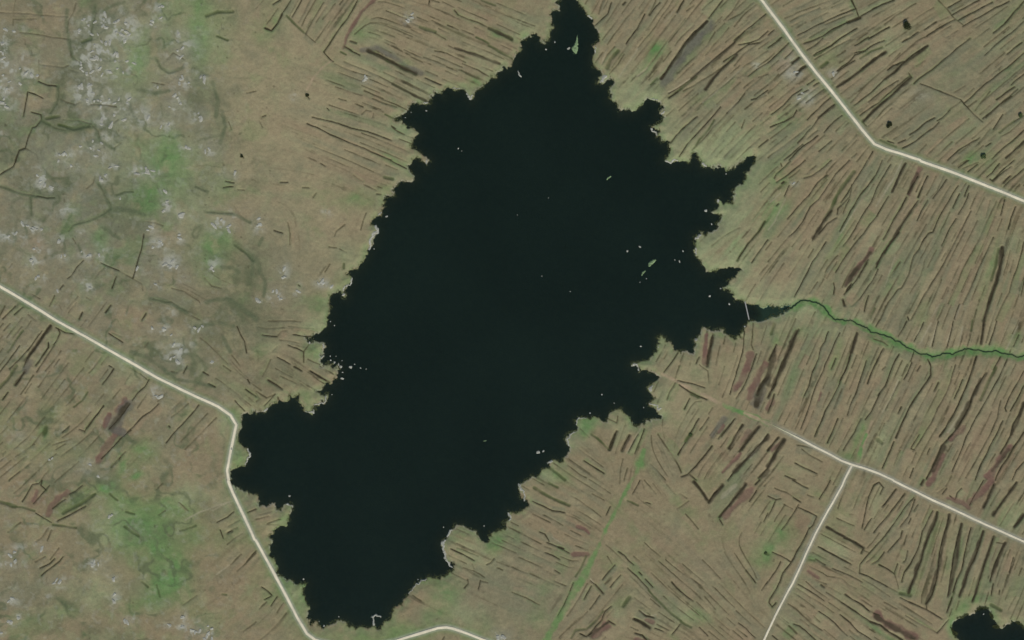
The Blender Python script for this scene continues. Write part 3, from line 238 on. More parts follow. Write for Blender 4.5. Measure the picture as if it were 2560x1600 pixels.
# soft ground-cover patches, photo px: key cx cy rx ry rotation(deg) strength
PATCH = """
N 250 400 440 480 0 .85;O 150 100 220 200 0 .2;B 90 40 110 60 5 .55;B 120 180 60 60 0 .3;B 95 255 40 25 10 .5;T 720 330 150 330 -12 .75;T 620 330 60 160 0 .5;T 800 560 110 190 -10 .6;T 700 140 120 110 0 .4;T 780 250 120 80 0 .5;T 950 100 200 90 20 .35
T 1620 230 90 60 -30 .2;Y 1585 235 48 42 0 .95;Y 1680 340 60 60 0 .5;Y 1790 370 110 45 -20 .8;Y 1830 340 70 60 -40 .7;Y 1800 520 45 80 -20 .8;Y 1790 620 60 60 0 .9;Y 1870 560 90 50 -50 .5;T 1850 700 80 50 0 .8;Y 1900 730 80 24 5 .6;Y 2010 775 70 28 15 .9;Y 1830 640 60 50 0 .6;Y 1860 430 60 50 -45 .6
G 500 95 22 75 5 .8;G 492 60 25 60 0 .5;G 345 150 22 60 10 .65;Y 320 190 60 60 0 .55;G 320 180 45 40 0 .3;Y 330 100 60 60 0 .3;G 430 30 30 40 0 .2;G 540 60 40 60 0 .3;Y 450 60 60 60 0 .4;Y 530 130 50 90 0 .4;Y 370 350 90 50 0 .6;G 420 400 60 40 -20 .6;G 400 460 80 50 10 .5;G 440 430 40 40 0 .75;G 350 485 50 20 -15 .7;G 375 505 30 24 0 .8;G 360 520 60 30 0 .3;D 330 560 50 60 0 .55;D 310 530 80 30 0 .4
G 560 600 45 35 20 .55;G 530 640 30 50 0 .6;G 560 690 40 20 0 .3;G 500 630 40 40 0 .3;D 600 720 40 70 20 .7;D 570 650 30 30 0 .4;D 640 660 20 60 -10 .5;G 560 470 30 40 0 .3;Y 480 500 60 90 0 .5;Y 250 430 60 30 0 .3;G 250 600 20 30 0 .5;D 370 760 40 20 10 .6;D 440 770 60 25 20 .5;D 620 790 70 40 20 .7;D 500 820 60 25 20 .5;D 590 830 60 40 20 .4
D 30 90 20 60 30 .4;D 205 120 20 50 20 .7;D 200 190 25 40 0 .6;D 170 310 60 16 5 .75;D 210 320 50 16 0 .7;D 240 310 20 40 30 .5;D 500 240 30 60 0 .6;D 540 260 30 50 0 .5;D 40 370 40 60 0 .5;D 90 480 50 14 10 .6;D 250 470 30 50 0 .35;D 560 330 30 50 0 .5;D 150 240 12 60 10 .6;D 240 30 40 40 0 .6;D 250 60 50 20 -30 .5
O 330 700 60 120 10 .5;D 310 700 30 60 0 .3;B 330 790 50 30 0 .6;B 600 560 40 50 0 .4;B 90 610 30 20 0 .9;B 430 600 40 30 0 .5;O 700 680 60 120 0 .5;G 800 780 22 40 -10 .5;D 820 770 12 20 0 .6
B 150 1000 200 160 -30 .5;B 480 1100 120 150 0 .45;O 330 900 90 60 0 .35;Y 300 900 50 25 25 .5;Y 330 930 40 20 40 .4;D 250 1000 40 40 0 .3;G 112 1080 12 20 0 .7;G 350 1130 50 40 0 .45;G 130 1020 40 30 0 .3;G 300 1170 24 12 -60 .8;G 340 1190 20 9 -20 .8;G 200 1130 40 30 0 .3;G 100 1120 60 40 0 .3;O 240 1140 60 60 0 .4
G 270 1215 30 20 -20 .8;G 290 1250 40 25 10 .6;G 330 1290 50 40 0 .45;G 340 1330 75 45 0 .85;G 320 1325 40 28 30 .7;G 400 1300 60 60 0 .4;G 420 1260 40 25 0 .5;G 380 1380 60 60 20 .5;G 430 1430 40 60 20 .8;G 430 1470 50 45 0 .6;G 380 1470 40 20 0 .4;G 460 1280 40 20 0 .3;Y 270 1320 50 60 0 .5;Y 480 1240 60 30 0 .5;G 150 1530 24 16 0 .5;G 155 1510 14 20 0 .4;Y 240 1480 55 36 0 .9;T 235 1470 40 30 0 .5;D 170 1510 40 14 20 .7;D 290 1500 30 8 -20 .6;D 90 1540 40 60 0 .5;D 260 1590 50 30 0 .5;D 50 1450 20 60 0 .3;G 390 1500 40 30 0 .4;G 360 1510 30 20 0 .4
O 60 1460 90 90 0 .5;R 90 1250 26 14 -40 .6;R 130 1260 34 14 -45 .5;B 30 1230 40 30 0 .4;D 190 1260 40 16 -30 .6;G 200 1240 50 14 -30 .5;Y 560 1250 20 40 0 .4;G 590 1330 40 60 60 .4;G 480 1330 40 30 0 .35;B 640 1480 40 60 0 .45;B 600 1400 40 60 -30 .4;G 720 1450 50 60 30 .55;G 760 1500 30 70 20 .5;G 690 1360 20 60 20 .5;Y 730 1500 20 40 0 .5
G 900 1590 130 18 0 .4;G 1000 1570 60 25 0 .5;G 1110 1490 26 60 0 .8;G 1090 1540 30 30 0 .6;Y 1150 1540 40 40 0 .5;G 1200 1560 40 30 0 .3;G 1060 1450 40 20 0 .4;O 1200 1480 90 80 0 .6;Y 1200 1400 60 30 20 .5;G 1235 1365 20 24 0 .9;G 1250 1350 26 20 0 .5;G 1150 1340 30 18 0 .5;Y 1180 1370 40 20 20 .4;O 1290 1350 30 40 0 .6;G 1290 1340 16 24 0 .3;O 1350 1500 100 90 0 .45
G 1462 1062 18 26 10 1;G 1455 1050 30 12 0 .5;G 1480 1060 16 20 0 .4;G 1600 1155 12 16 0 .9;Y 1560 1060 60 20 0 .5;G 1575 1050 20 14 0 .4;Y 1420 1100 30 16 30 .5;G 1400 1185 30 16 20 .5;Y 1370 1190 30 12 20 .6;D 1360 1210 20 10 30 .5;Y 1680 860 30 30 0 .5;Y 1640 890 50 20 -10 .7;G 1620 905 20 10 0 .5;Y 1740 930 40 40 0 .4;Y 1760 835 20 8 0 .6;G 1800 835 16 8 0 .6;Y 1660 1000 20 40 0 .5;O 1640 1040 30 20 0 .6;Y 1660 980 18 50 0 .3
T 1720 1010 60 40 -30 .5;T 1830 960 60 30 20 .5;Y 1720 1040 40 60 30 .3;T 1840 930 90 12 25 .5;R 1770 890 14 30 5 .3;B 1740 1100 80 40 -30 .3;T 1900 1170 40 20 0 .5;R 1820 1140 40 12 30 .4;O 1850 1180 30 30 0 .4;R 1880 1230 30 24 0 .5;T 1880 1290 50 40 -30 .5;Y 1700 1300 60 16 30 .2;T 1960 1320 30 30 0 .3
B 1420 1310 60 30 25 .6;R 1450 1320 30 14 20 .4;B 1450 1380 40 30 20 .6;O 1340 1450 60 60 0 .5;T 1550 1410 20 14 0 .5;T 1620 1460 60 20 40 .4;Y 1540 1530 20 16 0 .5;Y 1610 1530 24 16 0 .4;T 1520 1580 40 30 0 .6;G 1560 1500 30 14 -40 .4;D 1560 1480 14 10 0 .4;G 1730 1540 50 16 10 .5;Y 1710 1540 30 30 0 .5;R 1500 1560 26 20 -40 .7;Y 1640 1560 30 20 0 .4;O 1750 1430 60 40 40 .4;G 1900 1400 30 30 0 .4;T 1800 1400 40 40 0 .2
G 1360 1500 20 60 0 .1;G 2110 280 30 20 0 .4;O 2290 250 120 60 -30 .3;O 2300 300 60 50 0 .45;P 2290 240 30 16 0 .25;Y 2400 330 60 20 -30 .4;G 2430 400 20 20 0 .6;G 2465 395 30 20 0 .4;G 2550 30 60 30 -30 .4;O 2500 60 60 60 0 .5;Y 2230 120 30 30 0 .5;O 2100 80 60 60 0 .3;Y 2230 100 60 30 -30 .3;G 2470 110 40 20 0 .1;T 1960 30 40 30 -30 .5;T 2020 50 60 20 -30 .4;R 1440 50 16 20 30 .1;T 1600 60 90 60 -50 .2;O 1690 120 60 30 -50 .4
P 1970 160 20 30 40 .45;P 1980 190 20 14 0 .4;P 2020 240 24 20 -45 .5;Y 1960 330 40 50 0 .45;G 1960 310 40 30 0 .35;O 1965 340 60 40 -40 .4;T 2040 370 40 20 -30 .3;G 2070 140 30 24 0 .4;Y 2020 220 60 20 -40 .3;G 1760 250 40 20 -40 .4;G 1640 130 20 26 30 .8;G 1620 170 16 30 30 .5;Y 1600 180 30 30 30 .4
G 1940 520 24 30 40 .8;Y 1930 480 20 60 35 .4;G 1960 440 30 30 0 .5;G 1920 560 20 30 0 .6;B 2020 580 40 60 30 .6;Y 2000 660 60 60 0 .5;T 1960 720 50 30 0 .5;G 2100 590 16 60 25 .5;G 2200 640 50 20 -60 .5;G 2240 690 60 20 -60 .5;T 2190 600 18 40 20 .8;T 2160 720 16 30 30 .7;B 2300 550 60 60 0 .5;B 2420 640 60 90 20 .5;B 2380 720 60 60 20 .4;G 2470 680 14 80 15 .5;G 2300 790 40 20 -60 .3;G 2080 790 24 14 0 .5;O 2230 670 40 90 30 .4;Y 2160 800 40 16 10 .5;G 2540 620 14 30 0 .3;Y 2530 600 20 30 0 .5
G 2540 840 20 20 0 .7;Y 2540 870 30 20 0 .6;G 2310 890 50 10 15 .8;G 2380 885 40 10 0 .6;G 2470 880 50 9 0 .7;G 2480 868 30 9 0 .6;G 2190 850 30 8 20 .6;G 2250 870 40 9 15 .6;Y 2300 880 60 20 10 .4;G 1990 830 60 14 0 .5;G 1940 850 20 20 0 .5;Y 2060 830 60 20 0 .6;B 2000 900 50 60 30 .5;T 2120 870 40 60 20 .4;T 2040 960 40 60 20 .35;O 2080 960 20 60 25 .5;G 2170 900 10 40 20 .3;B 2180 980 40 50 0 .5;Y 2250 930 24 40 20 .5;G 2090 880 14 50 15 .3;G 1980 940 12 50 20 .4;O 2300 1020 40 60 25 .7;G 2310 1080 30 14 -60 .4;B 2340 960 30 40 0 .4;B 2320 1090 30 40 0 .4;Y 2210 1080 20 60 25 .5;G 2150 1080 14 50 20 .5;Y 2200 1130 30 20 0 .4
O 2500 960 30 60 20 .6;O 2460 1020 30 60 20 .4;B 2440 1100 30 60 20 .5;R 2340 1160 20 20 20 .5;R 2520 1160 24 30 20 .5;R 2460 1230 24 40 30 .5;B 2100 1160 50 20 25 .4;T 1990 1160 30 30 0 .5;T 2000 1190 20 20 0 .3;G 2120 1140 24 12 20 .5;G 2050 1240 40 10 25 .3;T 2190 1250 14 40 20 .9;Y 2190 1260 14 40 10 .5;T 2130 1260 30 30 0 .5;B 2150 1210 30 20 0 .4;R 2000 1310 20 30 30 .35;G 1950 1330 30 30 0 .5;Y 2085 1370 40 16 25 .7;O 2240 1330 40 40 0 .3;R 2340 1420 10 30 10 .4;R 2360 1400 10 40 10 .4;G 2370 1400 10 40 10 .4;G 2400 1380 8 60 10 .4;G 2395 1440 10 40 10 .4
G 2520 1300 40 30 0 .4;Y 2540 1300 30 40 0 .6;G 2400 1520 24 30 0 .6;G 2480 1540 20 20 0 .8;G 2460 1500 40 14 0 .7;G 2380 1560 12 30 0 .8;G 2560 1480 40 40 0 .4;G 2440 1460 50 20 0 .3;O 2480 1440 60 60 0 .3;G 2200 1580 60 8 30 .7;G 2260 1480 30 12 0 .5;G 2030 1395 20 10 0 .7;R 2040 1450 50 30 30 .35;Y 2100 1480 60 16 30 .3;Y 1960 1560 30 16 40 .4;G 1980 1570 20 10 0 .3;B 2100 1550 60 30 35 .4;Y 2000 1480 30 30 0 .3;G 1930 1370 14 12 0 .7;G 1920 1380 12 20 0 .8;O 2560 1500 60 60 0 .3
B 900 130 90 50 20 .4;Y 920 90 40 30 0 .5;G 900 90 20 16 0 .4;T 820 100 40 60 -40 .4;B 760 20 60 30 0 .3;G 680 60 16 24 20 .7;G 650 90 20 20 0 .3;T 920 160 70 40 0 .2;T 960 220 90 30 20 .5;Y 960 180 30 12 30 .5;G 1010 160 20 10 0 .4;T 1100 150 60 60 20 .3;G 1240 90 24 16 0 .5;Y 1220 150 30 20 0 .5;G 1310 90 30 20 0 .7;Y 1300 60 40 30 0 .5;Y 1060 220 40 20 20 .5;Y 1000 330 40 24 10 .8;G 1190 210 18 16 0 .7;G 1170 210 40 8 5 .4;G 980 400 30 14 20 .4;Y 1010 420 30 20 20 .6;G 960 470 20 10 0 .5;G 900 500 60 20 0 .4;G 905 630 14 14 0 .5;Y 860 640 30 30 0 .5;G 870 700 14 14 0 .5;G 790 830 30 14 0 .6;Y 800 820 40 20 0 .5;G 785 880 26 22 0 .7;Y 810 910 24 16 0 .5;Y 680 870 30 16 0 .6;G 650 880 20 20 0 .5;G 765 1000 12 24 -20 .7;D 700 910 40 16 30 .4;D 700 950 60 30 0 .5;T 740 850 40 20 20 .3;G 610 980 60 14 30 .3;G 590 1040 20 30 0 .5;G 600 1150 20 30 0 .6;Y 560 1060 14 50 0 .5;G 720 1270 12 12 0 .6;G 710 1300 20 10 0 .5;T 670 1290 30 12 -20 .5;G 660 1230 40 10 0 .3;G 1840 610 30 30 0 .2;G 1200 250 20 6 20 .2
D 560 860 90 40 25 .4;O 480 900 120 50 25 .5;B 400 800 80 40 10 .2;B 700 770 40 20 0 .4;P 50 1090 20 20 0 .2
"""
# clusters of pale granite rock outcrops on the moor: cx cy rx ry count
ROCKS = """220 70 30 30 8;260 60 30 24 8;255 110 20 14 4;300 70 40 40 8;215 165 24 40 12;250 140 50 40 16;290 160 40 30 12;215 230 24 40 12;250 250 40 30 10;300 255 30 20 6;270 290 30 20 7;330 290 50 20 6;395 18 18 8 3;390 65 20 20 3;450 85 24 10 5
455 125 24 30 7;460 200 24 16 7;390 225 10 10 2;500 195 10 14 3;440 260 14 30 5;500 290 16 24 5;420 315 12 12 3;30 75 24 8 4;10 110 16 20 5;30 160 40 24 8;20 210 40 24 8;70 185 20 14 4;15 260 18 16 5;260 345 30 10 3;240 370 30 16 6;160 390 20 10 4;240 395 20 14 4;5 330 5 5 1
470 370 14 10 3;520 370 14 20 4;60 30 3 3 0;105 450 8 22 7;130 470 10 6 3;190 415 14 6 3;255 445 8 10 4;360 430 30 12 8;290 415 12 6 3;60 560 10 4 1;165 525 16 8 4;30 590 30 8 7;85 570 14 8 5;90 620 16 16 4;85 650 14 8 6;115 625 5 8 2;205 585 12 6 2;215 638 10 6 3;255 630 8 20 3;160 640 10 6 2;150 600 14 8 3;415 520 12 12 5;460 540 10 5 2;375 570 8 10 3;395 615 16 14 6;450 595 5 10 3;425 655 18 12 5;435 665 12 5 4;560 555 24 20 7;570 440 12 8 3;535 660 10 14 3;415 480 6 4 1;300 490 10 5 1;355 648 5 5 1;350 675 8 6 1
145 728 5 6 1;218 715 14 14 5;225 735 6 4 2;105 695 8 8 2;390 715 8 4 2;460 700 6 4 1;425 780 7 14 2;500 820 24 10 4;400 822 18 5 5;450 875 12 20 9;425 890 10 8 3;445 910 6 12 3;530 905 4 3 1;430 840 20 6 2;450 860 30 8 3;390 982 12 8 5;125 1145 6 6 2;65 1022 4 3 1;215 1165 14 8 3;220 1185 5 4 1;250 1190 7 3 2;580 1125 4 3 1
645 560 8 14 5;710 680 6 14 3;690 735 16 14 4;745 725 6 10 3;805 708 10 5 4;830 717 4 3 1;645 752 4 4 1;815 530 6 5 2;915 197 7 4 3;740 242 5 4 2;25 1385 20 8 3;100 1368 10 8 4;30 1410 24 8 5;235 1412 14 8 6;265 1425 4 4 1;145 1455 20 8 4;285 1448 5 4 2;120 1493 4 3 1;290 1500 5 12 4;30 1500 14 14 3;45 1540 6 10 3;25 1555 8 5 3;5 1580 4 4 2;320 1550 14 6 4;405 1510 8 5 2;455 1545 5 14 3;455 1568 8 4 4;500 1575 30 14 12;520 1590 16 10 5;425 1565 6 4 2;280 1290 8 4 2;50 1370 14 6 2;1020 48 6 6 4;1030 35 8 5 1;1895 160 8 8 2;2010 240 20 12 3;1990 180 14 8 3;2085 185 6 6 2;1985 457 3 3 1;1255 1590 20 10 5"""

lin = lambda c: np.array([((v/255)/12.92 if v <= 10 else ((v/255+0.055)/1.055)**2.4) for v in c], dtype=np.float32)
KEY = {'m': (88,97,70), 'q': (103,130,78), 'base': (136,124,94), 'B': (143,126,98), 'O': (118,118,92), 'N': (121,122,99), 'k': (66,60,44), 'T': (151,140,107), 'Y': (142,148,108), 'G': (94,130,74),
       'D': (88,96,68), 'P': (168,168,152), 'R': (112,82,68), 'd': (58,54,36), 'f': (78,73,50), 'g': (70,80,46), 'p': (158,150,122),
       'r': (113,89,75), 'y': (98,95,84), 'w': (164,162,144), 'c': (160,141,113)}
KEY = {k: lin(v)*ALB for k, v in KEY.items()}
KEY['h'] = KEY['f']
K3 = lambda k: KEY[k][None, None, :]

def pts(s):
    """'21 x y x y;31 x y' -> array of photo px"""
    out = []
    for seg in s.replace('\n', ';').split(';'):
        t = seg.split()
        if len(t) < 3: continue
        c, r = int(t[0][0]), int(t[0][1])
        v = list(map(float, t[1:]))
        for i in range(0, len(v)-1, 2):
            out.append((c*640 + v[i]/Z, r*400 + v[i+1]/Z))
    return np.array(out)

def crinkle(P, closed, amp, step, seed):
    rg = np.random.default_rng(seed)
    P = [np.array(p, float) for p in P]
    while True:
        Q = []; n = len(P); done = True
        for i in range(n if closed else n-1):
            a, b = P[i], P[(i+1) % n]
            L = math.hypot(*(b-a)); Q.append(a)
            if L > step:
                done = False
                nrm = np.array([-(b-a)[1], (b-a)[0]])
                Q.append((a+b)/2 + nrm*rg.normal(0, amp*(1 if not closed else .25+1.1*abs(math.sin(a[0]/70+1.3*math.sin(a[1]/55))))))
        if not closed: Q.append(P[-1])
        P = Q
        if done: return np.array(P)

STROKES = []
for (c, r), s in STR.items():
    for it in s.replace('\n', ';').split(';'):
        t = it.split()
        if len(t) < 5: continue
        v = list(map(float, t[1:]))
        P = np.array([(c*640 + v[i]/Z, r*400 + v[i+1]/Z) for i in range(0, len(v)-1, 2)])
        STROKES.append([t[0][0], float(t[0][1:])/Z, P])

# ---------------------------------------------------------------- survey grid
rng = np.random.default_rng(7)
def axis(n, fine):
    a = np.arange(-180, n+180.1, fine)
    out, s = [], fine
    x = a[-1]
    while x < n + 24000:
        s *= 1.22; x += s; out.append(x)
    out = np.array(out)
    return np.concatenate([(n - out)[::-1], a, out])
XU, YV = axis(W_PX, 2.0), axis(H_PX, 2.0)
NX, NY = len(XU), len(YV)
U, V = np.meshgrid(XU, YV)

_tab = {}
def noise(u, v, scale, seed):
    """smooth value noise, -1..1"""
    if seed not in _tab: _tab[seed] = np.random.default_rng(seed).uniform(-1, 1, (256, 256)).astype(np.float32)
    T = _tab[seed]
    x, y = u/scale, v/scale
    xi, yi = np.floor(x).astype(int), np.floor(y).astype(int)
    fx, fy = x-xi, y-yi
    fx = fx*fx*(3-2*fx); fy = fy*fy*(3-2*fy)
    x0, x1, y0, y1 = xi & 255, (xi+1) & 255, yi & 255, (yi+1) & 255
    return (T[y0, x0]*(1-fx)+T[y0, x1]*fx)*(1-fy) + (T[y1, x0]*(1-fx)+T[y1, x1]*fx)*fy
def fbm(u, v, scale, seed, o=4):
    s, a = 0, 1.0
    for i in range(o):
        s = s + a*noise(u+31*i, v-17*i, scale/2**i, seed+i); a *= .55
    return s/1.9

def inside(P):
    m = np.zeros((NY, NX), bool)
    A, B = P, np.roll(P, -1, 0)
    for j in range(NY):
        y = YV[j]
        hit = (A[:, 1] <= y) != (B[:, 1] <= y)
        if not hit.any(): continue
        xs = A[hit, 0] + (y-A[hit, 1])/(B[hit, 1]-A[hit, 1])*(B[hit, 0]-A[hit, 0])
        m[j] = (np.searchsorted(np.sort(xs), XU) % 2) == 1
    return m
def seg_dist(D, P, closed, R, T=None):
    n = len(P)
    for i in range(n if closed else n-1):
        a, b = P[i], P[(i+1) % n]
        i0, i1 = np.searchsorted(XU, [min(a[0], b[0])-R, max(a[0], b[0])+R])
        j0, j1 = np.searchsorted(YV, [min(a[1], b[1])-R, max(a[1], b[1])+R])
        if i0 == i1 or j0 == j1: continue
        x, y = U[j0:j1, i0:i1]-a[0], V[j0:j1, i0:i1]-a[1]
        d = b-a; L2 = max(d@d, 1e-9)
        t = np.clip((x*d[0]+y*d[1])/L2, 0, 1)
        q = np.hypot(x-t*d[0], y-t*d[1])
        np.minimum(D[j0:j1, i0:i1], q, out=D[j0:j1, i0:i1])

lake_P = crinkle(pts(SHORE), True, 0.23, 2.2, 3)
pond_P = crinkle(pts(POND), True, 0.12, 5.0, 4)
inl = inside(lake_P) | inside(pond_P)
SD = np.full((NY, NX), 60.0)
seg_dist(SD, lake_P, True, 60); seg_dist(SD, pond_P, True, 60)
SD = np.where(inl, -SD, SD)                    # signed distance to the shore, px

# direction of the old turf strips, from the surveyed ditches
GU, GV = np.meshgrid(np.arange(-180, W_PX+200, 20.0), np.arange(-180, H_PX+200, 20.0))
cx = np.zeros(GU.shape); sy = np.zeros(GU.shape); wt = np.zeros(GU.shape)
for k, w, P in STROKES:
    if k in 'pwm' or (P[:, 0].max() < 640 and P[:, 1].max() < 720): continue
    for a, b in zip(P[:-1], P[1:]):
        d = b-a; L = math.hypot(*d)
        if L < 12: continue
        th = 2*math.atan2(d[1], d[0]); m = (a+b)/2
        q = L/((GU-m[0])**2 + (GV-m[1])**2 + 900)**1.5
        cx += q*math.cos(th); sy += q*math.sin(th); wt += q
ang = 0.5*np.arctan2(sy, cx); coh = np.clip(np.hypot(cx, sy)/wt, 0, 1)
den = np.clip(wt*1200, 0, 1)*coh
def coarse(A, u, v):
    x = np.clip((u+180)/20, 0, A.shape[1]-1.001); y = np.clip((v+180)/20, 0, A.shape[0]-1.001)
    i, j = x.astype(int), y.astype(int); fx, fy = x-i, y-j
    return (A[j, i]*(1-fx)+A[j, i+1]*fx)*(1-fy)+(A[j+1, i]*(1-fx)+A[j+1, i+1]*fx)*fy
c2, s2 = coarse(np.cos(2*ang)*coh, U, V), coarse(np.sin(2*ang)*coh, U, V)
TH = 0.5*np.arctan2(s2, c2)
STREAKY = coarse(den, U, V)
ct, st = np.cos(TH), np.sin(TH)
# streaks: average noise along the strip direction (uniform 2 px part of the grid, repeated outwards)
def lic(scale, half, seed, step=3.0):
    acc = np.zeros(U.shape, np.float32)
    for s in (-1, 1):
        x, y = U.copy(), V.copy(); pc, ps = ct.copy(), st.copy()
        for i in range(half):
            acc += noise(x, y, scale, seed)
            x += s*step*pc; y += s*step*ps
            ii = np.clip(np.searchsorted(XU, x[NY//2])*0, 0, 0)
            c_, s_ = coarse(np.cos(2*ang), x, y), coarse(np.sin(2*ang), x, y)
            t = 0.5*np.arctan2(s_, c_); nc, ns = np.cos(t), np.sin(t)
            f = np.sign(nc*pc+ns*ps); f[f == 0] = 1
            pc, ps = nc*f, ns*f
    return acc/acc.std()
L1 = lic(5.0, 14, 50, 5.0)
L2 = lic(11.0, 12, 60, 8.0)
L3 = lic(17.0, 12, 70, 12.0)

# ---------------------------------------------------------------- ground colour and relief
warp1, warp2 = fbm(U, V, 60, 90)*16, fbm(U, V, 60, 95)*16
col = np.empty((NY, NX, 3), np.float32)
col[:] = K3('base')
def mix(m, k, c=None):
    global col
    m = np.clip(m, 0, 1)[..., None].astype(np.float32)
    col = col*(1-m) + (K3(k) if c is None else c)*m
big = fbm(U, V, 260, 11)
mix(0.35*np.clip(big*1.6, 0, 1), 'O'); mix(0.35*np.clip(-big*1.6, 0, 1), 'B')
for it in PATCH.replace('\n', ';').split(';'):
    t = it.split()
    if len(t) < 7: continue
    k = t[0]; x0, y0, rx, ry, ro, sg = map(float, t[1:])
    R = 1.6*max(rx, ry)+24
    i0, i1 = np.searchsorted(XU, [x0-R, x0+R]); j0, j1 = np.searchsorted(YV, [y0-R, y0+R])
    sl_ = (slice(j0, j1), slice(i0, i1))
    x = U[sl_]+warp1[sl_]*min(1, rx/30)-x0; y = V[sl_]+warp2[sl_]*min(1, ry/30)-y0
    a = math.radians(ro); xr = x*math.cos(a)+y*math.sin(a); yr = -x*math.sin(a)+y*math.cos(a)
    q = (xr/rx)**2+(yr/ry)**2
    n = 1+0.55*fbm(U[sl_], V[sl_], 26, 200+int(x0) % 40)
    m = np.clip(np.exp(-q*.95)*sg*n*(1.25 if k in 'GY' else 1.0), 0, 1)[..., None]
    col[sl_] = col[sl_]*(1-m)+K3(k)*m
# mottling at several sizes
left = np.clip((700-U)/250, 0, 1)*np.clip((SD)/20, 0, 1)
n1, n2, n3 = fbm(U, V, 46, 21, 5), fbm(U, V, 18, 31, 4), fbm(U+warp1, V+warp2, 30, 41, 5)
mix(0.42*np.clip(n1*2.0-.25, 0, 1)*(0.5+0.5*left), 'D')
mix(0.30*np.clip(-n1*2.0-.25, 0, 1)*(1-.6*left), 'B')
mix(0.30*np.clip(n3*2.2-.2, 0, 1)*(0.7+0.3*left), 'Y')
mix(0.22*np.clip(-n3*2.2-.6, 0, 1), 'T')
# streaks along the cut strips
sk = STREAKY*(1-left*.7)
mix(sk*0.42*np.clip(L1-.8, 0, 1.4), 'f'); mix(sk*0.30*np.clip(-L1-.8, 0, 1.5), 'T')
mix(sk*0.38*np.clip(L2-.5, 0, 1.5), 'O'); mix(sk*0.30*np.clip(-L2-.5, 0, 1.5), 'B')
mix(sk*0.42*np.clip(L3-.4, 0, 1.3), 'O'); mix(sk*.16*np.clip(L3-1.1, 0, 1.2), 'G'); mix(sk*0.30*np.clip(-L3-.5, 0, 1.2), 'B'); mix(sk*0.10*np.clip(-L3-1.2, 0, 1.2), 'r')
dash = np.clip(L1-1.35, 0, .6)*np.clip(noise(U, V, 34, 410)*2.2, 0, 1)
mix(sk*1.1*dash, 'd')
ridge = 1-np.abs(fbm(U+warp1, V+warp2, 75, 77, 3))*11
mix(0.7*left*np.clip(ridge*1.5, 0, 1)*np.clip(.7+n1*2, 0, 1), 'D')
n4, n5 = fbm(U+warp2, V+warp1, 70, 421, 5), fbm(U+warp1, V+warp2, 38, 431, 5)
mix(0.26*np.clip(n4*3-.6, 0, 1)*(1-sk*.8), 'G'); mix(0.35*np.clip(-n4*3-.5, 0, 1), 'O'); mix(0.4*np.clip(-n5*3-.7, 0, 1), 'T')
mix(0.5*np.clip(fbm(U, V, 9, 441, 2)*5-2.3, 0, 1)*(1-sk)*np.clip(n5*3+.2, 0, 1), 'd')
# pale lichened grit among the outcrops
PM = np.zeros((NY, NX), np.float32)
for it in ROCKS.replace('\n', ';').split(';'):
    x0, y0, rx, ry, n = map(float, it.split())
    R = 2*max(rx, ry)+20
    i0, i1 = np.searchsorted(XU, [x0-R, x0+R]); j0, j1 = np.searchsorted(YV, [y0-R, y0+R])
    q = ((U[j0:j1, i0:i1]-x0)/(rx+8))**2+((V[j0:j1, i0:i1]-y0)/(ry+6))**2
    np.maximum(PM[j0:j1, i0:i1], np.exp(-q)*min(1, .35+n/10), out=PM[j0:j1, i0:i1])
gr = fbm(U+warp1*.4, V+warp2*.4, 16, 301, 4)
mix(PM*0.9*np.clip(gr*5-.5, 0, 1), 'P'); mix(PM*0.20, 'P')
mix(PM*0.45*np.clip(fbm(U, V, 12, 331, 3)*3-.6, 0, 1), 'D')
mix(left*0.14*np.clip(fbm(U+warp1*.5, V+warp2*.5, 14, 351, 4)*5-1.3, 0, 1), 'P')

HT = 1.5 + 0.8*fbm(U, V, 400, 5, 3) + 0.25*fbm(U, V, 40, 6, 3) + 2.5*np.clip((650-U)/900, 0, 1) + 0.10*noise(U, V, 6, 8)
far = np.clip(np.maximum(np.maximum(-U-400, U-2960), np.maximum(-V-400, V-2000))/4000, 0, 1)
HT = HT + far*30*np.clip(fbm(U, V, 5000, 15, 3)+.35, 0, 2)
# streams of shore grass and stony rim
lk = np.clip(1-np.abs(SD-9)/12, 0, 1)*(SD > 0)
mix(np.clip(1-SD/55, 0, 1)*(SD > 0)*np.clip((U-1480)/100, 0, 1)*np.clip((870-V)/80, 0, 1)*.55*np.clip(1+n2*1.4, 0, 1), 'Y')
mix(lk*0.36*np.clip(.8+n2*1.5, 0, 1), 'Y'); mix(np.clip(1-SD/16, 0, 1)*0.30*(n2 > 0)*(SD > 0), 'G')
rim = np.clip(1-np.abs(SD-1.6)/2.6, 0, 1)*np.clip(fbm(U, V, 40, 401, 3)*3.2+.25, 0, 1)
mix(rim*0.5, 'w')
mix(np.clip(1-(SD+1)/3, 0, 1)*(SD > -2)*.5, 'd')

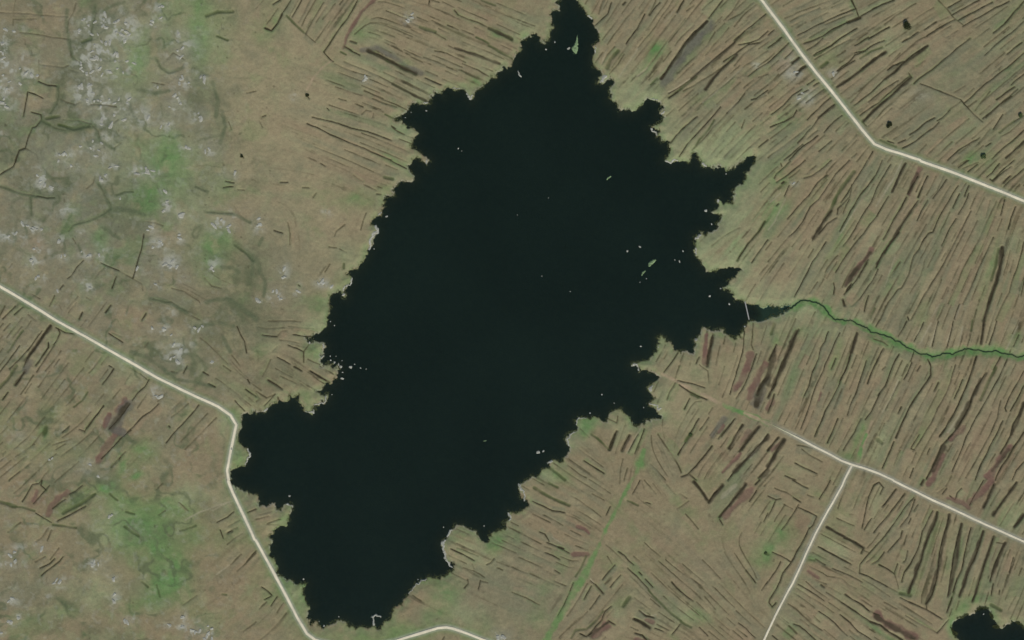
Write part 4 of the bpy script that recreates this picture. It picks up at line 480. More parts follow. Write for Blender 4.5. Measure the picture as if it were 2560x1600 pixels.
# finer hand-cut drains between the surveyed ones, following the strips
occ = np.zeros((540, 760), bool)          # 4 px cells, origin (-200,-200)
def mark(P, r=1):
    for a, b in zip(P[:-1], P[1:]):
        n = int(math.hypot(*(b-a))/3)+2
        for t in np.linspace(0, 1, n):
            q = a+(b-a)*t; i, j = int((q[0]+200)/4), int((q[1]+200)/4)
            occ[max(0, j-r):j+r+1, max(0, i-r):i+r+1] = True
for k, w, P in STROKES: mark(P, 2 if w > 4 else 1)
for nm, w, s in TRACKS: mark(pts(s), 2)
for k, w, s in SOFT_TRACKS: mark(pts(s), 2)
rs = np.random.default_rng(5); added = 0
OPEN = [(1700, 1330, 160, 110), (2370, 150, 110, 70), (2310, 270, 100, 60), (720, 290, 150, 210), (770, 560, 150, 170), (300, 1360, 280, 210), (1830, 560, 90, 180), (2000, 740, 80, 50), (1180, 1500, 160, 90), (1350, 1520, 80, 80), (600, 1500, 100, 120), (1590, 240, 70, 60), (1740, 370, 60, 60), (420, 1130, 120, 60), (2240, 1340, 50, 40), (1960, 1250, 40, 40)]
def at(A, u, v): return float(A[min(np.searchsorted(YV, v), NY-1), min(np.searchsorted(XU, u), NX-1)])
for tr in range(9000):
    u, v = rs.uniform(-170, 2730), rs.uniform(-170, 1770)
    inf = 0 <= u <= 2560 and 0 <= v <= 1600
    if u < 640 and v < 760 or at(SD, u, v) < 8 or at(STREAKY, u, v) < .45: continue
    if any(((u-a)/c)**2+((v-b)/d)**2 < 1 for a, b, c, d in OPEN): continue
    if at(left*1.0, u, v) > .3 and rs.random() < .7: continue
    th0 = at(TH, u, v); Q = {1: [], -1: []}; Lm = rs.uniform(18, 90)
    for s in (1, -1):
        x, y, c_, s__ = u, v, math.cos(th0)*s, math.sin(th0)*s; n = 0
        while n*4 < Lm:
            i, j = int((x+200)/4), int((y+200)/4)
            if not (0 <= i < 760 and 0 <= j < 540) or occ[j, i] or at(SD, x, y) < 6: break
            Q[s].append((x, y)); x += 4*c_; y += 4*s__; n += 1
            th = at(TH, x, y); nc, ns_ = math.cos(th), math.sin(th)
            if nc*c_+ns_*s__ < 0: nc, ns_ = -nc, -ns_
            c_, s__ = nc, ns_
    P = np.array(Q[-1][::-1]+Q[1][1:])
    if len(P) < 6: continue
    P = P[::4] if len(P) > 8 else P[[0, -1]]
    mark(P, 2); STROKES.append(['h', rs.uniform(1.4, 2.3), P]); added += 1
print("fine drains", added)
# strips of differing cover lie along one side of each cutting
rb = np.random.default_rng(77)
for k, w, P in STROKES:
    L = np.hypot(*np.diff(P, axis=0).T).sum()
    kk = rb.choice(['O', 'B', 'T', 'O', 'G', 'T', 'Y', 'B']); wb = rb.uniform(7, 26); side = rb.choice([-1, 1]); am = rb.uniform(.25, .6)*{'G': .45, 'r': .6, 'Y': .6}.get(kk, 1)
    if k not in 'dfp' or L < 25 or w == 0 or P[:, 0].mean() < 620 and P[:, 1].mean() < 740: continue
    R = wb+6
    for a, b in zip(P[:-1], P[1:]):
        i0, i1 = np.searchsorted(XU, [min(a[0], b[0])-R, max(a[0], b[0])+R]); j0, j1 = np.searchsorted(YV, [min(a[1], b[1])-R, max(a[1], b[1])+R])
        if i1-i0 < 1 or j1-j0 < 1: continue
        S = (slice(j0, j1), slice(i0, i1)); x, y = U[S]-a[0], V[S]-a[1]; d = b-a; Ls = math.hypot(*d); d = d/Ls
        t = (x*d[0]+y*d[1]); s_ = (-x*d[1]+y*d[0])*side
        wv = wb*(1+.5*noise(U[S], V[S], 40, 810))
        e = np.clip(np.minimum(t+2, Ls+2-t)/4, 0, 1)*np.clip(s_/1.5+.5, 0, 1)*np.clip((wv-s_)/4, 0, 1)
        e = (e*am*np.clip(.75+noise(U[S], V[S], 24, 820), 0, 1.2)*(SD[S] > 3)).clip(0, 1)[..., None]
        col[S] = col[S]*(1-e)+K3(kk)*e
# surveyed ditches, spoil lines, bare peat
carve = np.zeros((NY, NX), np.float32)
for si, (k, w, P) in enumerate(STROKES):
    Pc = crinkle(P, False, 0.014, 5.0, 500+si)
    STROKES[si].append(Pc)
    soft = {'d': 1.3, 'f': 1.1, 'h': 1.0, 'g': 2.6, 'p': 1.0, 'r': 2.4, 'y': 6, 'k': 2.6, 'm': 5}.get(k, 1.2)
    R = w/2+soft*1.6+2
    x0, x1 = Pc[:, 0].min()-R, Pc[:, 0].max()+R; y0, y1 = Pc[:, 1].min()-R, Pc[:, 1].max()+R
    i0, i1 = np.searchsorted(XU, [x0, x1]); j0, j1 = np.searchsorted(YV, [y0, y1])
    if i1-i0 < 1 or j1-j0 < 1: continue
    S = (slice(j0, j1), slice(i0, i1))
    D = np.full(U[S].shape, 99.0)
    Un, Vn = U[S], V[S]
    for a, b in zip(Pc[:-1], Pc[1:]):
        ii0, ii1 = np.searchsorted(XU[i0:i1], [min(a[0], b[0])-R, max(a[0], b[0])+R]); jj0, jj1 = np.searchsorted(YV[j0:j1], [min(a[1], b[1])-R, max(a[1], b[1])+R])
        if ii0 == ii1 or jj0 == jj1: continue
        x, y = Un[jj0:jj1, ii0:ii1]-a[0], Vn[jj0:jj1, ii0:ii1]-a[1]; d = b-a
        t = np.clip((x*d[0]+y*d[1])/max(d@d, 1e-9), 0, 1)
        q = np.hypot(x-t*d[0], y-t*d[1]); B = D[jj0:jj1, ii0:ii1]; np.minimum(B, q, out=B)
    wn_ = w/2*(1+0.5*noise(Un, Vn, 14, 600+si % 20)+(.9*fbm(Un, Vn, 18, 720, 3) if k in 'kry' else 0))
    m = np.clip(1-(D-wn_*.6)/(wn_*.6+soft), 0, 1); m = m*m*(3-2*m)
    amp = {'d': .80, 'f': .80, 'h': .7, 'g': .72, 'p': .55, 'r': .85, 'y': .7, 'k': .8, 'm': .6}[k]*(1+.35*noise(Un, Vn, 22, 640+si % 20))
    if k == 'f' and P[:, 0].mean() < 620 and P[:, 1].mean() < 740: amp = amp*.7
    if k in 'fh' : amp = amp*np.clip(.95+noise(Un, Vn, 30, 660+si % 20), .3, 1.1)
    mm = np.clip(m*amp, 0, 1)[..., None]
    land = (SD[S] > 0)[..., None]
    col[S] = np.where(land, col[S]*(1-mm)+K3(k)*mm, col[S])
    if k in 'df' and w > 2.2:      # damp greener fringe of the ditch
        fr = np.clip(1-np.abs(D-w/2-2.5)/3, 0, 1)*.22*np.clip(noise(Un, Vn, 30, 700)+.3, 0, 1)
        fr = fr[..., None]; col[S] = np.where(land, col[S]*(1-fr)+K3('G')*fr, col[S])
    if k in 'dfgh':
        dep = {'d': min(1.0, .35+w*.09), 'f': .3, 'h': .25, 'g': min(.6, .2+w*.06)}[k]
        np.maximum(carve[S], np.clip(1-(D-w*.25)/(w*.3+2.0), 0, 1)*dep, out=carve[S])
    elif k in 'ryk':
        np.maximum(carve[S], m*.35, out=carve[S])
HT = HT - carve

def along(P, R):
    D = np.full((NY, NX), 99.0); seg_dist(D, P, False, R); return D
for k, w, s in SOFT_TRACKS:
    P = pts(s); D = along(P, w+6)
    w_ = w*(1+.8*n3+.5*n2)
    m = np.clip(1-(D-w_*.3)/(w_*.35), 0, 1)*(SD > 1)*np.clip(.8+n2*.9, 0, 1)
    mix(m*.9, k if k != 'G' else 'G')
ROADS = []
for nm, w, s in TRACKS:
    P = crinkle(pts(s), False, 0.004, 12, 5)
    D = along(P, 40)
    mix(np.clip(1-(D-w*.4)/15, 0, 1)*.5*np.clip(.8+n2, 0, 1)*(SD > 0), 'G' if nm == 'road' else 'O')
    mix(np.clip(1-(D-w*.5)/6, 0, 1)*.45*(SD > 0)*(1 if nm == 'road' else np.clip((U-1925)/60, 0, 1)), 'P')
    flat = np.clip(1-(D-w*.6)/8, 0, 1)
    ROADS.append((nm, w, P, flat))
sP = crinkle(pts(STREAM), False, 0.09, 5, 9)
Dst = along(sP, 30)
mix(np.clip(1-Dst/3.5, 0, 1)*.9*(SD > 0), 'g', K3('D')*.45)
HT = HT*(1-np.clip(1-(Dst-3)/14, 0, 1)*.5)
mix(np.clip(1-Dst/2.5, 0, 1)*.8*(SD > 0), 'g')

# lake bed: shelving banks
dpt = -SD
bed = -0.18 - 0.050*dpt - 0.0032*dpt**2 + 0.16*n2*np.clip(dpt/4, 0, 1)
bed = np.maximum(bed, -6)
sh = np.clip((SD+1.2)/2.4, 0, 1); 
bank = np.clip(SD/18, 0, 1)
HT = np.where(SD > 0, 0.30+(np.maximum(HT, .35)-0.30)*bank, HT)
HT = np.where(SD < -0.5, bed, HT)
HT = np.where(np.abs(SD) <= 1.2, bed*(1-sh)+0.32*sh, HT)
col = np.where((SD < 0)[..., None], lin((66, 60, 36))*(1+.25*n2[..., None]), col)
silt = np.clip((U-1885)/25, 0, 1)*np.clip((2010-U)/10, 0, 1)*np.clip((V-740)/8, 0, 1)*np.clip((815-V)/8, 0, 1)*(SD < 0)
HT = np.where(silt > 0, HT*(1-silt)+silt*np.maximum(HT, -.42), HT)
col = np.where((silt > 0)[..., None], col*(1-silt[..., None])+silt[..., None]*lin((96, 128, 104)), col)
for _nm, _w, P, flat in ROADS:
    HT = np.where(SD > 0, np.maximum(HT, HT*(1-flat)+(1.0)*flat), HT)

def H(u, v):
    u, v = np.atleast_1d(u).astype(float), np.atleast_1d(v).astype(float)
    i = np.clip(np.searchsorted(XU, u)-1, 0, NX-2); j = np.clip(np.searchsorted(YV, v)-1, 0, NY-2)
    fx = (u-XU[i])/(XU[i+1]-XU[i]); fy = (v-YV[j])/(YV[j+1]-YV[j])
    return (HT[j, i]*(1-fx)+HT[j, i+1]*fx)*(1-fy)+(HT[j+1, i]*(1-fx)+HT[j+1, i+1]*fx)*fy
def wx(u): return (u-W_PX/2)*MPP
def wy(v): return (H_PX/2-v)*MPP

# ---------------------------------------------------------------- materials
def new_mat(name):
    m = bpy.data.materials.new(name); m.use_nodes = True
    nt = m.node_tree; return m, nt, nt.nodes, nt.links, nt.nodes["Principled BSDF"]
def rough_mat(name, color=None, rough=.95, attr=None, scales=((1.2, .25), (.25, .2)), bump=.4, bscale=.8, bdist=.3):
    m, nt, N, L, b = new_mat(name)
    b.inputs["Roughness"].default_value = rough
    b.inputs["Specular IOR Level"].default_value = .15
    if attr:
        src = N.new("ShaderNodeVertexColor"); src.layer_name = attr; out = src.outputs[0]
    else:
        src = N.new("ShaderNodeRGB"); src.outputs[0].default_value = (*color, 1); out = src.outputs[0]
    geo = N.new("ShaderNodeNewGeometry")
    for sc, am in scales:
        n = N.new("ShaderNodeTexNoise"); n.inputs["Scale"].default_value = sc; n.inputs["Detail"].default_value = 3
        L.new(geo.outputs["Position"], n.inputs["Vector"])
        mr = N.new("ShaderNodeMapRange"); mr.inputs[1].default_value = .3; mr.inputs[2].default_value = .7
        mr.inputs[3].default_value = 1-am; mr.inputs[4].default_value = 1+am
        L.new(n.outputs[0], mr.inputs[0])
        mx = N.new("ShaderNodeVectorMath"); mx.operation = 'SCALE'
        L.new(out, mx.inputs[0]); L.new(mr.outputs[0], mx.inputs["Scale"]); out = mx.outputs[0]
    L.new(out, b.inputs["Base Color"])
    n = N.new("ShaderNodeTexNoise"); n.inputs["Scale"].default_value = bscale; n.inputs["Detail"].default_value = 4
    L.new(geo.outputs["Position"], n.inputs["Vector"])
    bp = N.new("ShaderNodeBump"); bp.inputs["Strength"].default_value = bump; bp.inputs["Distance"].default_value = bdist
    L.new(n.outputs[0], bp.inputs["Height"]); L.new(bp.outputs[0], b.inputs["Normal"])
    return m
M_ground = rough_mat("bog_ground", attr="cover", scales=((.9, .08), (.28, .08), (2.5, .06)), bump=.35, bscale=.6, bdist=.4)
M_peat = rough_mat("wet_peat", color=tuple(lin((58, 53, 36))), rough=.9, scales=((.5, .35), (.12, .2)), bump=.3)
M_road = rough_mat("pale_gravel", attr="cover", rough=.9, scales=((1.2, .08), (.2, .08)), bump=.15, bscale=4, bdist=.05)
M_granite = rough_mat("pale_granite", color=tuple(lin((158, 157, 142))), scales=((1.5, .25), (.3, .15)), bump=.5, bscale=2, bdist=.2)
M_islet = rough_mat("islet_grass", color=tuple(lin((118, 138, 98))), scales=((.6, .35), (1.8, .2)), bump=.6)
M_leaf = rough_mat("shrub_leaves", color=(.030, .036, .014), scales=((1.5, .4),), bump=0)
M_leaf2 = rough_mat("pale_shrub_leaves", color=(.075, .105, .040), scales=((1.5, .4),), bump=0)
M_wood = rough_mat("weathered_wood", color=(.36, .35, .31), rough=.85, scales=((3, .15),), bump=.2, bscale=6, bdist=.02)
M_bark = rough_mat("shrub_bark", color=(.09, .07, .05), bump=.2)

def water_mat(name, absorb, dens):
    m, nt, N, L, b = new_mat(name)
    N.remove(b); out = N["Material Output"]
    tr = N.new("ShaderNodeBsdfTransparent"); gl = N.new("ShaderNodeBsdfGlossy"); gl.inputs["Roughness"].default_value = .12
    fr = N.new("ShaderNodeFresnel"); fr.inputs[0].default_value = 1.33
    mx = N.new("ShaderNodeMixShader")
    geo = N.new("ShaderNodeNewGeometry")
    bp = N.new("ShaderNodeBump"); bp.inputs["Strength"].default_value = .5; bp.inputs["Distance"].default_value = .05
    n = N.new("ShaderNodeTexNoise"); n.inputs["Scale"].default_value = .5; n.inputs["Detail"].default_value = 5
    L.new(geo.outputs["Position"], n.inputs["Vector"]); L.new(n.outputs[0], bp.inputs["Height"])
    L.new(bp.outputs[0], gl.inputs["Normal"])
    L.new(fr.outputs[0], mx.inputs[0]); L.new(tr.outputs[0], mx.inputs[1]); L.new(gl.outputs[0], mx.inputs[2])
    df = N.new("ShaderNodeBsdfDiffuse"); df.inputs[0].default_value = (.0072, .0140, .0100, 1)   # light returned by the turbid water
    def ns(sc, lo, hi, a, b_):
        q = N.new("ShaderNodeTexNoise"); q.inputs["Scale"].default_value = sc; q.inputs["Detail"].default_value = 3; L.new(geo.outputs["Position"], q.inputs["Vector"])
        r_ = N.new("ShaderNodeMapRange"); r_.inputs[1].default_value = lo; r_.inputs[2].default_value = hi; r_.inputs[3].default_value = a; r_.inputs[4].default_value = b_; L.new(q.outputs[0], r_.inputs[0]); return r_.outputs[0]
    s1, s2, s3 = ns(.010, .35, .65, .90, 1.08), ns(.7, .3, .7, .8, 1.2), ns(1.0, .72, .82, 1.0, 1.8)  # last factor paints tiny sparkles as brighter specks in the water colour
    v1 = N.new("ShaderNodeMath"); v1.operation = 'MULTIPLY'; L.new(s1, v1.inputs[0]); L.new(s2, v1.inputs[1])
    v2 = N.new("ShaderNodeMath"); v2.operation = 'MULTIPLY'; L.new(v1.outputs[0], v2.inputs[0]); L.new(s3, v2.inputs[1])
    vs_ = N.new("ShaderNodeVectorMath"); vs_.operation = 'SCALE'; vs_.inputs[0].default_value = (.0072, .0140, .0092); L.new(v2.outputs[0], vs_.inputs["Scale"]); L.new(vs_.outputs[0], df.inputs[0])
    ad = N.new("ShaderNodeAddShader"); L.new(mx.outputs[0], ad.inputs[0]); L.new(df.outputs[0], ad.inputs[1])
    L.new(ad.outputs[0], out.inputs["Surface"])
    va = N.new("ShaderNodeVolumeAbsorption"); va.inputs[0].default_value = (*absorb, 1); va.inputs[1].default_value = dens
    L.new(va.outputs[0], out.inputs["Volume"])
    return m
M_lake = water_mat("bog_water", (.72, .60, .15), 1.2)
M_stream = rough_mat("stream_water", color=(.020, .040, .020), rough=.25, bump=.1)

# ---------------------------------------------------------------- mesh helpers
def mesh_np(name, co, quads, mat, cols=None, smooth=True):
    me = bpy.data.meshes.new(name)
    nv, nf = len(co), len(quads)
    k = quads.shape[1]
    me.vertices.add(nv); me.vertices.foreach_set("co", co.astype(np.float32).ravel())
    me.loops.add(nf*k); me.loops.foreach_set("vertex_index", quads.astype(np.int32).ravel())
    me.polygons.add(nf); me.polygons.foreach_set("loop_start", np.arange(0, nf*k, k, dtype=np.int32))
    me.polygons.foreach_set("use_smooth", np.full(nf, smooth))
    if cols is not None:
        a = me.color_attributes.new("cover", 'FLOAT_COLOR', 'POINT')
        a.data.foreach_set("color", np.concatenate([cols, np.ones((nv, 1))], 1).astype(np.float32).ravel())
    me.update(calc_edges=True); me.validate()
    me.materials.append(mat)
    o = bpy.data.objects.new(name, me); C.objects.link(o)
    return o
def tag(o, label=None, cat=None, group=None, kind=None):
    if label: o["label"] = label
    if cat: o["category"] = cat
    if group: o["group"] = group
    if kind: o["kind"] = kind
    return o
def ribbon(name, P, W, mat, lift, nacross=3, prof=None, cols=None, base=None):
    """sheet that follows path P (px), half width W[i] px, resting lift metres above the ground"""
    T = np.gradient(P, axis=0); T /= np.maximum(np.hypot(T[:, 0], T[:, 1]), 1e-6)[:, None]
    Nn = np.stack([-T[:, 1], T[:, 0]], 1)
    ks = np.linspace(-1, 1, nacross)
    vs, cc = [], []
    for j, k in enumerate(ks):
        Q = P + Nn*(W*k)[:, None]
        z = H(Q[:, 0], Q[:, 1]) + lift if base is None else base + (prof[j] if prof else 0)
        if base is None and prof: z = z + prof[j]
        vs.append(np.stack([wx(Q[:, 0]), wy(Q[:, 1]), z], 1))
        if cols is not None: cc.append(cols(Q, k))
    n = len(P); co = np.stack(vs, 1).reshape(-1, 3)
    cl = np.stack(cc, 1).reshape(-1, 3) if cols is not None else None
    i, j = np.meshgrid(np.arange(n-1), np.arange(nacross-1), indexing='ij')
    a = (i*nacross+j).ravel(); q = np.stack([a, a+1, a+nacross+1, a+nacross], 1)
    # face up
    v = co[q[0]]; nz = np.cross(v[1]-v[0], v[2]-v[0])[2]
    if nz < 0: q = q[:, ::-1]
    return mesh_np(name, co, q, mat, cl)

# ---------------------------------------------------------------- the setting
co = np.stack([wx(U), wy(V), HT], -1).reshape(-1, 3)
i, j = np.meshgrid(np.arange(NX-1), np.arange(NY-1))
a = (j*NX+i).ravel()
quads = np.stack([a, a+NX, a+NX+1, a+1], 1)
g = mesh_np("ground", co, quads, M_ground, col.reshape(-1, 3)); tag(g, kind="structure")

def box(name, x0, x1, y0, y1, z0, z1, mat):
    v = np.array([(x, y, z) for z in (z0, z1) for y in (y0, y1) for x in (x0, x1)], float)
    f = np.array([(0, 2, 3, 1), (4, 5, 7, 6), (0, 1, 5, 4), (2, 6, 7, 3), (0, 4, 6, 2), (1, 3, 7, 5)])
    return mesh_np(name, v, f, mat, smooth=False)
lake = box("lake", wx(560), wx(2010), wy(1592), wy(-60), -7.5, 0, M_lake); tag(lake, "dark peaty lake with a ragged shoreline filling the centre", kind="structure")
pond = box("pond", wx(2360), wx(2760), wy(1900), wy(1500), -7.5, 0, M_lake); tag(pond, "small dark pond in the lower right corner", kind="structure")

# green-brown stream leaving the lake
t_ = np.linspace(0, 1, len(sP))
st_ = ribbon("stream", sP, 1.15+1.4*np.exp(-t_*14)+.45*noise(sP[:, 0], sP[:, 1], 9, 777), M_stream, .06, 3); tag(st_, kind="structure")

gravel, sand = lin((228, 217, 186)), lin((165, 162, 142))
ri = 0
for nm, w, P, flat in ROADS:
    P = P[(P[:, 0] > -400) & (P[:, 0] < 2960) & (P[:, 1] > -400) & (P[:, 1] < 2000)]
    rgn = 900+ri; ri += 1
    def cf(Q, k, s=rgn, nm=nm):
        e = 1-abs(k); n = .5+.5*noise(Q[:, 0], Q[:, 1], 16, s); lo = .72 if nm == 'road' else .62
        f = np.clip(e*1.7, 0, 1)*(lo+.3*n)
        if s == 902:
            q = np.clip((Q[:, 0]-1915)/90, 0, 1)[:, None]
            return ((sand[None]*(1-f[:, None])*.92+gravel[None]*f[:, None])*q+KEY['Y'][None]*(1-q))
        return (sand[None]*(1-f[:, None])*.92+gravel[None]*f[:, None])
    Tn = np.gradient(P, axis=0); Tn /= np.hypot(*Tn.T)[:, None]
    hm = np.max([H(P[:, 0]-Tn[:, 1]*q, P[:, 1]+Tn[:, 0]*q) for q in (-5, -3.5, -2, 0, 2, 3.5, 5)], axis=0)
    hm = np.max([np.roll(np.pad(hm, 4, 'edge'), q)[4:-4] for q in range(-4, 5)], axis=0)
    base = np.convolve(np.pad(hm, 4, 'edge'), np.ones(9)/9, 'valid')+.12
    wj = w*.5*(1+.10*noise(P[:, 0], P[:, 1], 30, 950+ri))
    if rgn == 902: wj = wj*np.clip((P[:, 0]-1905)/120, .1, 1)
    o = ribbon(nm, P, wj, M_road, 0, 9, [-.6, -.06, 0, .02, .04, .02, 0, -.06, -.6], cf, base)
    tag(o, kind="structure")

# floors of the open turf ditches: dark wet peat, one strip per ditch
nd = 0
for si, (k, w, P, Pc) in enumerate(STROKES):
    if k != 'd' or w < 2.0: continue
    L = np.hypot(*np.diff(Pc, axis=0).T).sum()
    if L < 6: continue
    # resample finely
    s = np.concatenate([[0], np.cumsum(np.hypot(*np.diff(Pc, axis=0).T))])
    n = max(4, int(L/3)); t = np.linspace(0, s[-1], n)
    Q = np.stack([np.interp(t, s, Pc[:, 0]), np.interp(t, s, Pc[:, 1])], 1)
    sdq = SD[np.clip(np.searchsorted(YV, Q[:, 1]), 0, NY-1), np.clip(np.searchsorted(XU, Q[:, 0]), 0, NX-1)]
    Q = Q[sdq > 2]
    if len(Q) < 4: continue
    e = np.minimum(1, np.minimum(np.arange(len(Q)), np.arange(len(Q))[::-1])/1.5+.25)
    wid = w*.5*(.52+.14*min(1, max(0, (w-2.4)/2)))*e*np.clip(.85+.75*noise(Q[:, 0], Q[:, 1], 9, 970+si % 9)+.45*noise(Q[:, 0], Q[:, 1], 30, 980+si % 9), .16, 1.7)
    o = ribbon("ditch", Q, wid, M_peat, .07, 3); tag(o, kind="structure"); nd += 1
print("ditches", nd)

# ---------------------------------------------------------------- rocks
import bmesh
def rock_mesh(seed, flat):
    r = random.Random(seed); bm = bmesh.new(); bmesh.ops.create_icosphere(bm, subdivisions=3, radius=1)
    from mathutils import Vector, noise as mn
    off = Vector((seed*7.3, seed*3.1, 0)); sx, sy = r.uniform(.8, 1.3), r.uniform(.6, 1.0)
    cuts = [(Vector((r.gauss(0, 1), r.gauss(0, 1), r.gauss(.3, .6))).normalized(), r.uniform(.55, .8)) for _ in range(6)]
    for v in bm.verts:
        p = v.co*(1+.35*mn.noise(v.co*1.3+off)+.15*mn.noise(v.co*3.5+off))
        for nrm, d in cuts:
            q = p.dot(nrm)
            if q > d: p = p-nrm*(q-d)
        v.co = Vector((p.x*sx, p.y*sy, p.z*flat))
    me = bpy.data.meshes.new("rock"); bm.to_mesh(me); bm.free(); me.materials.append(M_granite); return me
RM = [rock_mesh(i+1, .30) for i in range(14)]
def rock(u, v, r_px, sx=1.0, rot=None, name="boulder", zoff=0, water=False):
    o = bpy.data.objects.new(name, random.choice(RM)); C.objects.link(o)
    z = 0.0 if water else float(H(u, v)[0])
    s = r_px*MPP
    o.location = (wx(u), wy(v), z+.1*s+zoff); o.scale = (s*sx, s, s*(.8 if not water else 1.0))
    o.rotation_euler = (0, 0, random.uniform(0, 6.28) if rot is None else rot)
    return o
random.seed(11)
cnt = 0; OUT = []
RL = []
for it in ROCKS.replace('\n', ';').split(';'):
    x0, y0, rx, ry, n = map(float, it.split())
    for _ in range(int(n)):
        RL.append((random.gauss(x0, rx*.55), random.gauss(y0, ry*.55), min(7, abs(random.gauss(2.3, 1.1))+1.1)))
RL.sort(key=lambda r: -r[2])
for u, v, r in RL:
    if cnt >= 300: break
    if not (0 < u < W_PX and 0 < v < H_PX): continue
    sdv = SD[min(np.searchsorted(YV, v), NY-1), min(np.searchsorted(XU, u), NX-1)]
    if sdv < 3: continue
    o = rock(u, v, r, random.uniform(1.0, 1.9), name="rock_outcrop"); cnt += 1
    OUT.append((o, u, v, r))
MARKS = [(95, 255, "the ditched square plot near the left edge"), (495, 85, "the bright green streak by the top edge"), (330, 175, "the yellow-green hollow in the upper left"), (80, 50, "the brown top left corner"),
 (55, 370, "the winding dark ditch at the left edge"), (405, 440, "the bright green upper left patch"), (330, 560, "the dark green hollow of the left moor"), (555, 620, "the green tussocks of the left moor"),
 (610, 730, "the dark green dip west of the lake"), (145, 797, "the left road near the left edge"), (380, 930, "the left road's middle stretch"), (585, 1040, "the road bend west of the lake"), (340, 1330, "the lower left green marsh"),
 (430, 1445, "the green marsh near the bottom edge"), (240, 1475, "the tan oval patch in the lower left"), (110, 1250, "the reddish peat at the left edge"), (690, 300, "the tan slope left of the lake"), (30, 1570, "the bottom left corner"),
 (560, 1560, "the road at the bottom edge"), (850, 700, "the notch in the west shore"), (1000, 150, "the dark heather band above the lake"), (2050, 230, "the upper right road"), (1990, 440, "the tight ditches right of the lake"), (1200, 1580, "the bottom road's hump"), (300, 20, "the top edge of the upper left moor"), (130, 620, "the left edge's middle")]
seen = {}
for o, u, v, r in sorted(OUT, key=lambda q: -q[3]):
    mx_, my_, nm_ = min(MARKS, key=lambda m: math.hypot(m[0]-u, m[1]-v))
    dx, dy = u-mx_, v-my_; dist = math.hypot(dx, dy)
    rel = "right on" if dist < 22 else ("above" if dy < 0 else "below") if abs(dy) > 2.2*abs(dx) else ("to the left of" if dx < 0 else "to the right of") if abs(dx) > 2.2*abs(dy) else ("up and left of" if dx < 0 else "up and right of") if dy < 0 else ("down and left of" if dx < 0 else "down and right of")
    key = (rel, nm_); n = seen[key] = seen.get(key, 0)+1
    sz = {1: "largest", 2: "second largest"}.get(n, "small")
    tag(o, sz+" pale outcrop "+rel+" "+nm_, "rock outcrop", "granite outcrops "+rel+" "+nm_)
for o, u, v, r in OUT:      # a lone one needs no rank
    w_ = o["label"]
    if w_.startswith("largest") and seen[next(k for k in seen if w_.endswith(" "+k[0]+" "+k[1]))] == 1: o["label"] = w_.replace("largest ", "lone ")
print("outcrops", cnt)

